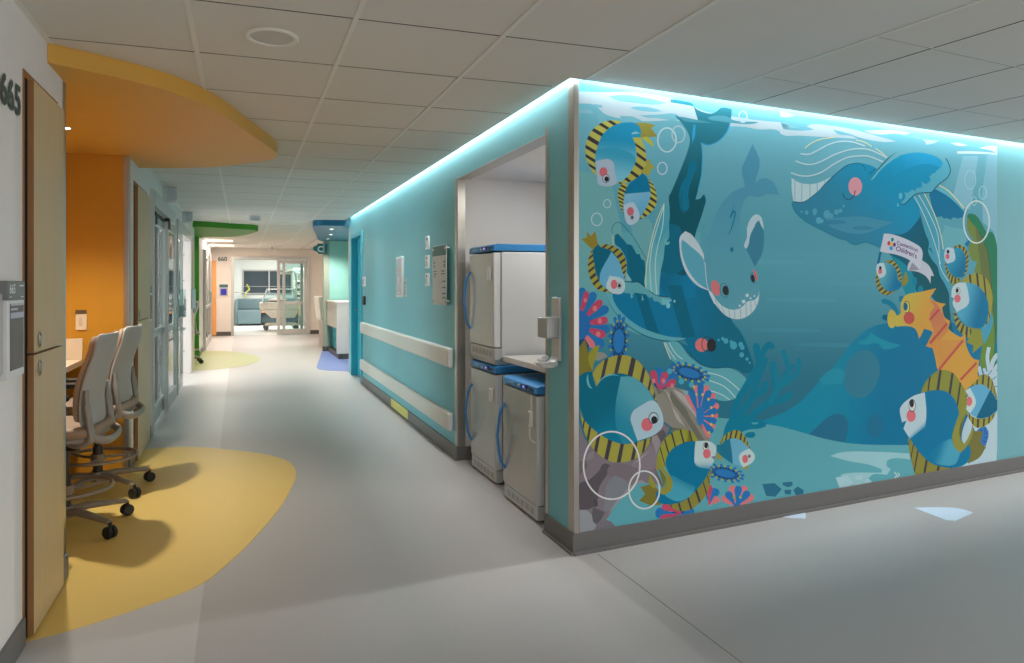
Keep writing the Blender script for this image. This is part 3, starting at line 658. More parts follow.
def make_chair(label):
    t = thing('drafting_chair', label, 'chair', (0, 0, 0), 0, 'drafting chairs at the alcove desk')
    grid_shell(back_fn(0), 14, 18, .016).build('backrest', CHB, t, smooth=True, subsurf=1)
    grid_shell(back_fn(-.028, .375, .44, .625, 1.085), 14, 16, .036).build('back_cushion', CHS, t, smooth=True, subsurf=1)
    # back arms: flat uprights from under the seat up to the sides of the back
    for s in (1, -1):
        m1 = MB(); P = [(.03, s*.10, .515), (.11, s*.17, .502), (.180, s*.205, .535), (.178, s*.214, .62), (.166, s*.214, .72), (.160, s*.206, .80)]
        m1.tube(smooth_open(P, 5), [.020]*11+[.018]*10+[.013]*5, 10, flat=1.5, up=(0, 1, 0)); m1.build('back_arm', CHG, t, smooth=True)
    m1 = MB(); m1.tube(smooth_open([(.180, .20, .55), (.238, .15, .52), (.250, 0, .51), (.238, -.15, .52), (.180, -.20, .55)], 5), .018, 10, flat=1.3); m1.build('lower_yoke', CHG, t, smooth=True)
    # seat
    pts = rrect(.47, .48, .10, 6)
    m1 = MB(); m1.prism([(x-.02, y) for x, y in pts], .545, .60); m1.build('seat', CHS, t, bevel=.022, seg=3)
    m1 = MB(); m1.prism([(x*.92-.02, y*.92) for x, y in pts], .515, .548); m1.build('seat_pan', CHG, t, bevel=.01)
    m1 = MB(); m1.box(-.12, .10, -.09, .09, .455, .515); m1.build('mechanism', BLACK, t, bevel=.015)
    m1 = MB(); m1.cyl((0, 0, .10), (0, 0, .46), .020, n=16); m1.cyl((0, 0, .09), (0, 0, .30), .030, n=16); m1.build('gas_column', mat('column_dark', (52, 48, 44), .4), t, smooth=True)
    for s in (1, -1):
        m1 = MB(); m1.tube(smooth_open([(.02, s*.20, .53), (.03, s*.265, .56), (.02, s*.275, .66), (.0, s*.275, .755)], 4), .016, 10, flat=1.4, up=(1, 0, 0)); a = m1.build('arm_post', CHG, t, smooth=True)
        m1 = MB(); m1.prism([(x-.03, y+s*.27) for x, y in rrect(.25, .075, .034)], .755, .785); m1.build('armrest', BLACK, t, bevel=.010, seg=3)
    # foot ring
    m1 = MB(); R = .235
    m1.tube([(R*math.cos(a), R*math.sin(a), .235) for a in [2*PI*k/40 for k in range(40)]], .0115, 10, closed=True)
    for k in range(3):
        a = 2*PI*k/3+.5; m1.tube([(.03*math.cos(a), .03*math.sin(a), .225), (.12*math.cos(a), .12*math.sin(a), .222), (R*math.cos(a), R*math.sin(a), .235)], .009, 8)
    m1.cyl((0, 0, .20), (0, 0, .25), .042, n=20); m1.build('foot_ring', CHL, t, smooth=True)
    m1 = MB(); m1.cyl((0, 0, .075), (0, 0, .135), .05, .042, 20); m1.build('base_hub', CHL, t, smooth=True)
    for k in range(5):
        a = 2*PI*k/5+math.radians(36); ca, sa = math.cos(a), math.sin(a)
        m1 = MB(); m1.tube([(.03*ca, .03*sa, .105), (.12*ca, .12*sa, .112), (.24*ca, .24*sa, .098), (.335*ca, .335*sa, .085)], [.032, .028, .021, .017], 10, flat=.75); l = m1.build('leg', CHL, t, smooth=True)
        m1 = MB(); c = Vector((.338*ca, .338*sa, .033)); p = Vector((-sa, ca, 0))
        m1.cyl((.338*ca, .338*sa, .05), (.338*ca, .338*sa, .085), .010, n=10)
        for q in (1, -1): m1.lathe([(.012, -.011), (.029, -.010), (.033, -.006), (.033, .006), (.029, .010), (.012, .011)], (0, 0, 0), 20, ax='y'); 
        n_ = len(m1.v)
        # turn the two wheels to roll along the tangent
        w = 6*20; st = n_-2*w
        for i in range(st, n_):
            q = 1 if i < st+w else -1
            x, y, z = m1.v[i]; v = c+p*(y+q*.016)+Vector((ca, sa, 0))*x+Vector((0, 0, z)); m1.v[i] = tuple(v)
        m1.build('caster', BLACK, t, smooth=True)
    return t
ch = make_chair('drafting chair closest to the tall maple cabinet, grey back turned to the corridor'); ch.location = (-.935, 4.43, .0024); ch.rotation_euler = (0, 0, math.radians(-4))
ch2 = copy_tree(ch); ch2['label'] = 'drafting chair further inside the orange alcove, beside the pale wood cabinet'; ch2.location = (-.905, 5.19, .0024); ch2.rotation_euler = (0, 0, math.radians(-6))
ch3 = copy_tree(ch); ch3['label'] = 'dark looking chair in the distant green alcove'; ch3.location = (-.98, 13.4, .0024); ch3.rotation_euler = (0, 0, math.radians(8)); ch3['group'] = 'chairs in the green alcove'
t = thing('alcove_desk', 'desk inside the distant green alcove', 'desk', (-1.3, 13.5, .8))
m1 = MB(); m1.box(-1.495, -1.15, 12.63, 14.48, .795, .835); m1.build('worktop', DL, t, loc='world', bevel=.004)
m1 = MB(); m1.box(-1.495, -1.46, 12.63, 14.48, .4, .795); m1.build('back_rail', DL, t, loc='world')

# ---- ceiling things
t = thing('ceiling_speaker', 'round white speaker grille in the ceiling before the yellow soffit', 'speaker', (.118, 3.05, HC))
m1 = MB(); m1.lathe([(.108, 0), (.110, -.004), (.104, -.009), (.090, -.008), (.088, -.003), (.088, 0)], (.118, 3.05, HC), 48); m1.build('trim_ring', TBAR, t, loc='world', smooth=True)
m1 = MB(); m1.lathe([(.088, -.003), (.06, -.004), (.001, -.0045), (.0005, -.002)], (.118, 3.05, HC), 48); m1.build('grille', mat('speaker_grille', (206, 202, 194), .7, var=.08, scale=500), t, loc='world')
def alarm(name, label, x, ya, yb, za, zb, d):
    t = thing(name, label, 'alarm', (x, ya, za), 0, 'wall strobes on the left wall')
    m1 = MB(); m1.box(x, x+d, ya, yb, za, zb); b = m1.build('housing', WPLAS, t, loc='world', bevel=.006)
    m1 = MB(); m1.box(x+d*.35, x+d+.004, ya-.004, yb+.004, za+.02, zb-.015); m1.build('lens', mat('lens_grey', (200, 204, 208), .3), t, loc='world', bevel=.006)
alarm('wall_strobe', 'white strobe box under the ceiling above the first sliding glass doors', LX, 8.0, 8.12, 2.245, 2.395, .135)
alarm('wall_strobe', 'white strobe box under the ceiling above the open glass doorway', LX, 10.55, 10.67, 2.245, 2.395, .13)
t = thing('ceiling_sensor', 'small white sensor box on the ceiling beside the green soffit', 'sensor', (.2, 10.9, HC))
m1 = MB(); m1.box(.10, .26, 10.86, 10.98, 2.315, HC-.002); m1.build('housing', WPLAS, t, loc='world', bevel=.008)
m1 = MB(); m1.box(.12, .24, 10.853, 10.862, 2.33, 2.365); m1.build('lens', mat('lens_grey', (200, 204, 208)), t, loc='world', bevel=.003)
t = thing('motion_sensor', 'little white motion sensor on the ceiling before the end doorway', 'sensor', (.6, 19.0, HC))
m1 = MB(); m1.cyl((.72, 19.2, HC-.03), (.72, 19.2, HC-.002), .06, n=20); m1.build('base', WPLAS, t, loc='world', smooth=True)
m1 = MB(); m1.lathe([(.045, 0), (.04, -.04), (.02, -.06), (.002, -.065)], (.72, 19.2, HC-.03), 18); m1.build('lens', mat('lens_grey', (200, 204, 208)), t, loc='world', smooth=True)
# far ceiling light
for y in (16.6, 18.6):
    t = thing('ceiling_light', 'flat square light set in the ceiling near the end doorway' if y > 17 else 'flat square light set in the ceiling past the green soffit', 'ceiling light', (-.5, y, HC), 0, 'square lights in the far ceiling')
    m1 = MB(); m1.box(-.785, -.205, y, y+.58, HC-.010, HC-.0055); m1.build('diffuser', emis('warm_panel', (255, 226, 200), 1.6), t, loc='world')
    m1 = MB(); m1.box(-.795, -.195, y-.012, y, HC-.014, HC-.004); m1.box(-.795, -.195, y+.58, y+.592, HC-.014, HC-.004); m1.box(-.795, -.785, y, y+.58, HC-.014, HC-.004); m1.box(-.205, -.195, y, y+.58, HC-.014, HC-.004); m1.build('frame', TBAR, t, loc='world')
# soffit downlights
def downlight(label, x, y, z, grp):
    t = thing('downlight', label, 'ceiling light', (x, y, z), 0, grp)
    m1 = MB(); m1.lathe([(.045, 0), (.047, -.003), (.040, -.005), (.034, -.003), (.034, 0)], (x, y, z), 24); m1.build('trim_ring', WPLAS, t, loc='world', smooth=True)
    m1 = MB(); m1.lathe([(.034, -.001), (.02, -.0015), (.001, -.0015)], (x, y, z), 24); m1.build('lamp', emis('lamp_glow', (255, 238, 214), 12), t, loc='world')
for i, (u, v) in enumerate(((331.5, 229), (331, 234.5), (328, 238.8))):
    x, y, z = onZ(u, v, 2.31); downlight(['first', 'second', 'deepest'][i]+' of three small downlights in the blue soffit, counted from the front edge', x, y, z, 'downlights in the blue soffit')
    spot('blue_soffit_lamp', (x, y, 2.29), 110, (1, .95, .86), 140, .7, .03)
downlight('downlight in the yellow soffit above the desk of the orange alcove', -1.02, 4.80, yz, None)
spot('alcove_lamp', (-1.02, 4.80, yz-.02), LP_ALC, (1, .93, .84), 112, 1.0, .03)
# ================================================================== FAR THINGS
# hanging C sign
t = thing('bay_sign', 'dark teal arrow sign with a white letter C beside the station bay', 'sign', (1.2, 14.8, 2.1))
yS = 14.9
def sp(u, v): return onY(u, v, yS)
m1 = MB(); m1.ext([sp(u, v) for u, v in ((327.5, 243.5), (327.5, 254), (318.5, 254), (317.5, 252), (313.8, 250.5), (312.8, 248), (314.5, 246), (317, 245.5), (318, 243.5))], (0, .03, 0)); b = m1.build('board', mat('sign_deep_teal', (24, 112, 122), .4), t, loc='world')
m1 = MB(); a = sp(317.2, 252.0); put_text(m1, 'C', (a[0], yS-.004, a[2]), (.165, 0, 0), (0, 0, .17), 0, bold=.05); m1.build('letter', mat('white_letter', (240, 240, 240)), b, loc='world')
m1 = MB(); m1.box(1.60, 1.625, yS-.02, yS+.05, 2.05, 2.30); m1.build('bracket', STEEL, t, loc='world')
# column end of the station bay
m1 = MB(); m1.box(1.62, 1.74, 14.95, 15.12, 0, 2.4); tag(m1.build('bay_end_post', mat('grey_green_post', (150, 160, 146), .5)), kind='structure')
m1 = MB(); m1.box(1.612, 1.74, 14.94, 14.95, 0, .10); m1.box(1.74, 3.0, 14.985, 15.0, 0, .1); m1.box(1.612, 1.62, 14.94, 15.12, 0, .1); tag(m1.build('baseboard_station', mat('charcoal_base', (84, 78, 74))), kind='structure')
# marble reception counter
MARB = mat('pale_marble', (214, 206, 200), .35, var=.10, scale=5)
t = thing('station_counter', 'pale marble reception counter in the station bay under the blue soffit', 'counter', (1.9, 14, 0))
m1 = MB(); m1.box(1.68, 2.6, 13.22, 13.32, .10, 1.04); m1.build('end_panel', MARB, t, loc='world', bevel=.004)
m1 = MB(); m1.box(1.685, 1.75, 13.325, 14.93, .56, 1.04); m1.build('front_fascia', mat('beige_marble', (206, 194, 182), .35, var=.06, scale=5), t, loc='world', bevel=.004)
m1 = MB(); m1.box(1.67, 2.45, 13.21, 14.93, 1.04, 1.07); m1.build('counter_top', MARB, t, loc='world', bevel=.004)
m1 = MB(); m1.box(1.80, 1.85, 13.325, 14.93, .10, .56); m1.build('front_panel', TEAL2, t, loc='world')
m1 = MB(); m1.box(1.71, 2.58, 13.24, 14.93, 0, .10); m1.build('kick_base', mat('charcoal_base', (84, 78, 74)), t, loc='world')
t = thing('desk_monitor', 'dark monitor standing on the marble station counter', 'monitor', (2.3, 13.6, 1.07))
m1 = MB(); m1.box(2.12, 2.16, 13.35, 13.80, 1.12, 1.42); b = m1.build('screen', BLACK, t, loc='world', bevel=.006)
m1 = MB(); m1.box(2.15, 2.19, 13.55, 13.60, 1.07, 1.25); m1.box(2.08, 2.26, 13.47, 13.68, 1.07, 1.085); m1.build('stand', BLACK, t, loc='world', bevel=.004)
# the second counter beyond the post
t = thing('reception_counter', 'white curved reception counter beyond the station bay post', 'counter', (1.7, 17, 0))
pr = [(1.62, .95), (1.66, .72), (1.70, .66), (1.80, .66), (2.1, .70), (2.1, 1.12), (1.58, 1.12)]
m1 = MB(); m1.ext([(x, 15.7, z) for x, z in ((1.58, 1.13), (1.64, .62), (1.70, .58), (2.3, .58), (2.3, 1.13))], (0, 1.0, 0)); m1.build('front_shell', mat('glossy_white_shell', (240, 232, 222), .3), t, loc='world', bevel=.02, seg=3)
m1 = MB(); m1.box(1.69, 2.3, 15.75, 16.6, 0, .58); m1.build('base', mat('taupe_base', (170, 156, 144), .5), t, loc='world', bevel=.01)
# door-side things on the left
t = thing('room_sign', 'small grey room sign on the white strip beside the sliding glass doors', 'sign', (LX, 6.8, 1.2))
m1 = MB(); m1.box(LX, LX+.02, 6.76, 6.915, 1.05, 1.36); b = m1.build('holder', WPLAS, t, loc='world', bevel=.004)
m1 = MB(); m1.box(LX+.02, LX+.0225, 6.77, 6.905, 1.30, 1.36); m1.build('header', mat('sign_grey', (122, 124, 122)), b, loc='world')
m1 = MB(); m1.box(LX+.02, LX+.022, 6.78, 6.895, 1.07, 1.28); m1.build('card', mat('brown_card', (150, 120, 100), .5, var=.4, scale=8), b, loc='world')
t = thing('glove_holder', 'clear acrylic holder with a white box on the open glass door frame', 'holder', (LX, 9.8, 1.1))
ya, yb_ = 9.60, 9.92
m1 = MB(); m1.box(LX+.032, LX+.09, ya, yb_, .98, 1.12); m1.build('glove_box', WPLAS, t, loc='world', bevel=.004)
m1 = MB(); m1.box(LX+.028, LX+.096, ya-.006, ya, .97, 1.32); m1.box(LX+.028, LX+.096, yb_, yb_+.006, .97, 1.32); m1.box(LX+.091, LX+.096, ya, yb_, .97, 1.24); m1.box(LX+.028, LX+.096, ya, yb_, .965, .972); m1.build('clear_shell', GLASS, t, loc='world')
m1 = MB(); m1.box(LX+.03, LX+.09, ya, yb_, .80, .82); m1.build('shelf', mat('clear_shelf', (210, 216, 214), .3), t, loc='world')
t = thing('wall_dispenser', 'pale blue wall dispenser by the pale jamb of the open doorway', 'dispenser', (-.75, 12, 1.2))
m1 = MB(); m1.box(-.755, -.70, 11.88, 12.0, 1.0, 1.32); m1.build('housing', mat('pale_blue_plastic', (186, 206, 210), .4), t, loc='world', bevel=.01)
m1 = MB(); m1.box(-.735, -.71, 11.91, 11.97, .94, 1.0); m1.build('spout', GPLAS, t, loc='world', bevel=.004)
# 660 sign
t = thing('room_sign', 'room sign with a violet screen below the 660 numerals', 'sign', (-.45, END, 1.3))
a, b = onY(219.6, 296, END), onY(227.7, 284.5, END)
m1 = MB(); m1.box(a[0], b[0], END-.03, END, a[2], b[2]); h_ = m1.build('holder', mat('grey_holder', (176, 172, 176), .4), t, loc='world', bevel=.006)
m1 = MB(); m1.box(a[0]+.03, b[0]-.03, END-.034, END-.029, a[2]+.03, b[2]-.12); m1.build('screen', mat('violet_screen', (40, 36, 130), .3, emit=(60, 50, 200), estr=.3), h_, loc='world')
m1 = MB(); m1.box(a[0]-.005, b[0]+.005, END-.034, END, b[2]-.075, b[2]); m1.build('header', mat('sign_teal', (42, 98, 100)), h_, loc='world')

# ---- far room: sofa, incubator, monitor arm, pump stand
SOFA = mat('sofa_teal_grey', (98, 120, 126), .8, var=.06, scale=60)
SOFD = mat('sofa_dark_base', (60, 76, 82), .8, var=.05, scale=60)
t = thing('sofa', 'grey teal sofa under the dark window in the far room', 'sofa', (.7, 25.6, 0))
m1 = MB(); m1.box(-.16, .62, 25.35, 26.2, .06, .54); m1.build('left_seat', SOFA, t, loc='world', bevel=.03, seg=3)
m1 = MB(); m1.box(.62, 2.0, 25.50, 26.2, .08, .44); m1.build('seat_base', SOFD, t, loc='world', bevel=.02)
m1 = MB(); m1.box(.62, 2.0, 25.40, 26.2, .44, .50); m1.build('wood_ledge', mat('warm_wood', (190, 140, 96), .5), t, loc='world', bevel=.006)
m1 = MB(); m1.box(-.16, 2.0, 26.02, 26.28, .54, .92); m1.build('backrest', SOFA, t, loc='world', bevel=.04, seg=3)
m1 = MB(); m1.box(-.24, -.14, 25.38, 26.25, .06, .90); m1.build('armrest', SOFA, t, loc='world', bevel=.03, seg=3)
for x in (-.1, .5, 1.9):
    m1 = MB(); m1.box(x, x+.06, 25.42, 25.5, 0, .07); m1.build('foot', BLACK, t, loc='world')
CREAM = mat('incubator_cream', (232, 224, 212), .4, var=.02)
t = thing('incubator', 'cream wheeled infant incubator with a clear hood seen through the end doorway', 'incubator', (1.1, 22.8, 0))
m1 = MB()
for x in (.78, 1.55): m1.box(x-.06, x+.06, 22.5, 23.1, .12, .20)
m1.box(.78, 1.55, 22.72, 22.88, .13, .22); m1.build('base_frame', CREAM, t, loc='world', bevel=.02)
for x in (.70, 1.60):
    for y in (22.5, 23.1):
        m1 = MB(); m1.lathe([(.03, -.025), (.075, -.022), (.08, 0), (.075, .022), (.03, .025)], (x, y, .08), 20, ax='y'); w_ = m1.build('caster', mat('caster_grey', (96, 96, 98), .5), t, loc='world', smooth=True)
        m1 = MB(); m1.cyl((x, y, .1), (x, y, .18), .025, n=10); m1.build('fork', CREAM, w_, loc='world')
m1 = MB(); m1.box(1.02, 1.30, 22.65, 22.95, .20, .56); m1.build('column', CREAM, t, loc='world', bevel=.02)
m1 = MB(); m1.ext([(.66, 22.45, .56), (.86, 22.45, .38), (1.55, 22.45, .38), (1.66, 22.45, .56), (1.66, 22.45, .64), (.58, 22.45, .64)], (0, .7, 0)); m1.build('drawer_tub', CREAM, t, loc='world', bevel=.02)
m1 = MB(); m1.box(.52, 1.68, 22.4, 23.2, .64, .86); m1.build('mattress_deck', CREAM, t, loc='world', bevel=.03, seg=3)
m1 = MB(); m1.ext([(.60, 22.45, .86), (1.60, 22.45, .86), (1.54, 22.45, 1.26), (.74, 22.45, 1.26)], (0, .7, 0)); m1.build('clear_hood', GLASS, t, loc='world', bevel=.03)
m1 = MB(); m1.tube([(.60, 22.44, .87), (.74, 22.44, 1.27), (1.54, 22.44, 1.27), (1.60, 22.44, .87)], .012, 8); m1.tube([(.60, 23.16, .87), (.74, 23.16, 1.27), (1.54, 23.16, 1.27), (1.60, 23.16, .87)], .012, 8); m1.tube([(1.1, 22.44, .87), (1.1, 22.44, 1.27)], .012, 8); m1.build('hood_frame', WPLAS, t, loc='world')
m1 = MB(); m1.sphere((1.05, 22.8, .92), (.32, .2, .06)); m1.build('bedding', mat('pink_bedding', (222, 196, 190), .8), t, loc='world', smooth=True)
m1 = MB(); m1.tube(smooth_open([(1.62, 23.1, .8), (1.64, 23.1, 1.5), (1.60, 23.1, 1.78), (1.45, 23.1, 1.86), (1.32, 23.1, 1.80)], 5), .03, 10); m1.box(1.16, 1.5, 22.9, 23.3, 1.74, 1.80); m1.build('warmer_arm', CREAM, t, loc='world', smooth=True)
t = thing('wall_monitor', 'dark wall monitor on an arm above the left end of the sofa', 'monitor', (-.2, 25, 1.4))
m1 = MB(); m1.box(-.34, -.28, 24.7, 25.3, 1.15, 1.62); b = m1.build('screen', BLACK, t, loc='world', bevel=.01)
m1 = MB(); m1.tube([(-1.1, 25, 1.4), (-.7, 25.1, 1.4), (-.34, 25, 1.4)], .03, 8); m1.build('arm', GPLAS, t, loc='world')
m1 = MB(); m1.tube([(-.30, 24.75, 1.16), (.1, 24.7, 1.14), (.22, 24.7, 1.10)], .015, 8); m1.build('keyboard_arm', GPLAS, t, loc='world')
m1 = MB(); m1.tube(smooth_open([(.16, 26.2, 1.42), (.24, 26.1, 1.25), (.14, 26.05, 1.15), (.10, 26.0, 1.02), (.10, 26.0, .95)], 5), .03, 8); tag(m1.build('coiled_hose', mat('lime_hose', (160, 168, 70), .5), smooth=True), 'bright lime hose hanging in front of the dark far window', 'hose')
t = thing('pump_stand', 'pale equipment stand with stacked pumps behind the parked glass door', 'medical stand', (1.75, 23.6, 0))
m1 = MB(); m1.cyl((1.78, 23.8, .08), (1.78, 23.8, 2.0), .02, n=12); m1.build('pole', STEEL, t, loc='world', smooth=True)
for k in range(5):
    a = 2*PI*k/5; m1 = MB(); m1.tube([(1.78, 23.8, .1), (1.78+.28*math.cos(a), 23.8+.28*math.sin(a), .05)], .02, 8); m1.build('leg', STEEL, t, loc='world')
for i, z in enumerate((.95, 1.16, 1.37)):
    m1 = MB(); m1.box(1.62, 1.94, 23.68, 23.9, z, z+.17); p = m1.build('pump', CREAM, t, loc='world', bevel=.015)
    m1 = MB(); m1.box(1.66, 1.80, 23.675, 23.682, z+.05, z+.13); m1.build('pump_screen', mat('pump_teal', (60, 110, 120), .3), p, loc='world')
m1 = MB(); m1.box(1.60, 1.95, 23.7, 23.86, 1.75, 1.95); m1.build('drip_bag', mat('drip_bag', (214, 222, 224), .3), t, loc='world', bevel=.03, seg=3)
m1 = MB(); m1.box(1.82, 1.98, 24.6, 24.8, .35, .75); m1.build('supply_crate', mat('amber_crate', (210, 160, 90), .5), t, loc='world', bevel=.02)
# ================================================================== MURAL
# printed wall covering: flat vector shapes in the plane of the wall, each figure a part of the mural
VW = {'M1': (575,80,8.5), 'M2': (575,150,8.5), 'M3': (575,220,8.5), 'M4': (575,285,8.5), 'M5': (575,350,8.5), 'M6': (575,415,8.5), 'M7': (575,460,8.5),
      'N0': (670,420,8.5), 'N1': (670,80,7.8), 'N2': (670,150,7.8), 'N3': (670,220,7.8), 'N4': (670,290,7.8), 'N5': (670,360,7.8),
      'P1': (780,110,7.8), 'P2': (780,180,7.8), 'P3': (780,300,7.8), 'P4': (780,370,7.8), 'P5': (740,425,6.0235),
      'Q1': (890,110,7.8), 'Q2': (890,180,7.8), 'Q3': (870,220,7.8), 'Q4': (870,280,7.8), 'Q5': (890,340,7.8), 'Q6': (890,400,7.8), 'X': (0,0,1)}
def G(spec):
    """'M1 x,y x,y N2 x,y' -> picture points of the print"""
    out = []; v = VW['X']
    for tk in spec.split():
        if tk in VW: v = VW[tk]
        else: x, y = tk.split(','); out.append((v[0]+float(x)/v[2], v[1]+float(y)/v[2]))
    return out
mS0, mZ0 = onM(578, 533); mS1 = 3.592; mZ1 = 2.52; mZ0 = .105; mS0 = .026
mural = thing('wall_mural', 'large undersea wall mural with whales, striped fish and a seahorse', 'mural', (0, 0, 0))
LVL = []                                     # (bbox, level) of every shape so far
STEP = 2.2e-5
def level(pts):
    xs = [p[0] for p in pts]; ys = [p[1] for p in pts]; bb = (min(xs), max(xs), min(ys), max(ys))
    l = 0
    for b, k in LVL:
        if k >= l and b[0] < bb[1] and b[1] > bb[0] and b[2] < bb[3] and b[3] > bb[2]: l = k+1
    LVL.append((bb, l)); return l
def clip(pts):
    for ax, val, sg in ((0, mS0, 1), (0, mS1, -1), (1, mZ0, 1), (1, mZ1, -1)):
        out = []
        for i in range(len(pts)):
            a, b = pts[i-1], pts[i]; da, db = (a[ax]-val)*sg, (b[ax]-val)*sg
            if (da >= 0) != (db >= 0):
                t = da/(da-db); out.append((a[0]+(b[0]-a[0])*t, a[1]+(b[1]-a[1])*t))
            if db >= 0: out.append(b)
        pts = out
        if len(pts) < 3: return []
    q = []
    for p in pts:
        if not q or math.hypot(p[0]-q[-1][0], p[1]-q[-1][1]) > 2e-4: q.append(p)
    return q if len(q) > 2 else []
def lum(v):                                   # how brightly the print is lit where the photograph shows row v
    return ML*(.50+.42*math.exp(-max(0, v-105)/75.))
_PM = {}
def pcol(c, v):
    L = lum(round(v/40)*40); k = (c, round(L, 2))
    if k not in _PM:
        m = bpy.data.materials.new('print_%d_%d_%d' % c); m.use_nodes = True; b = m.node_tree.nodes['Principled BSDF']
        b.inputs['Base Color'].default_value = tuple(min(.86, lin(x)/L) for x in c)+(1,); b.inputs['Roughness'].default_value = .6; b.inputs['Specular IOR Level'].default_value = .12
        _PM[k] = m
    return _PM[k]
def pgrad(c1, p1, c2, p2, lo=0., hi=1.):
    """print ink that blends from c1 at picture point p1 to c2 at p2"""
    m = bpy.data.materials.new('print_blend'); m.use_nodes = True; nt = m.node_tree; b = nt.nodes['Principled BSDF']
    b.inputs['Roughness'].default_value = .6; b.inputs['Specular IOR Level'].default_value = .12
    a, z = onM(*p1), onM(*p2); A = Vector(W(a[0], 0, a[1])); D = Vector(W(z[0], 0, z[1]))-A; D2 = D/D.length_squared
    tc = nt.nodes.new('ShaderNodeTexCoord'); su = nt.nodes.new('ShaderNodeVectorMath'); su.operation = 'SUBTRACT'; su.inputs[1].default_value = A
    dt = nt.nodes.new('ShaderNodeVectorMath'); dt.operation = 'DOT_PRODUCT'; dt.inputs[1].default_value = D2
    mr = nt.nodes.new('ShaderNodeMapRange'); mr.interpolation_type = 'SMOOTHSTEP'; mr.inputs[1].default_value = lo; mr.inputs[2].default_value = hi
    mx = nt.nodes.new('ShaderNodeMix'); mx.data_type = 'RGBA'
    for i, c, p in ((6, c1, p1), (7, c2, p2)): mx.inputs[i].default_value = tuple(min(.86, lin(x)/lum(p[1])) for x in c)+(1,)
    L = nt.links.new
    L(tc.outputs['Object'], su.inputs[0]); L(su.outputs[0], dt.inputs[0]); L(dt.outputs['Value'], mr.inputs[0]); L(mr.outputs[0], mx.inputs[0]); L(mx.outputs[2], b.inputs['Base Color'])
    return m
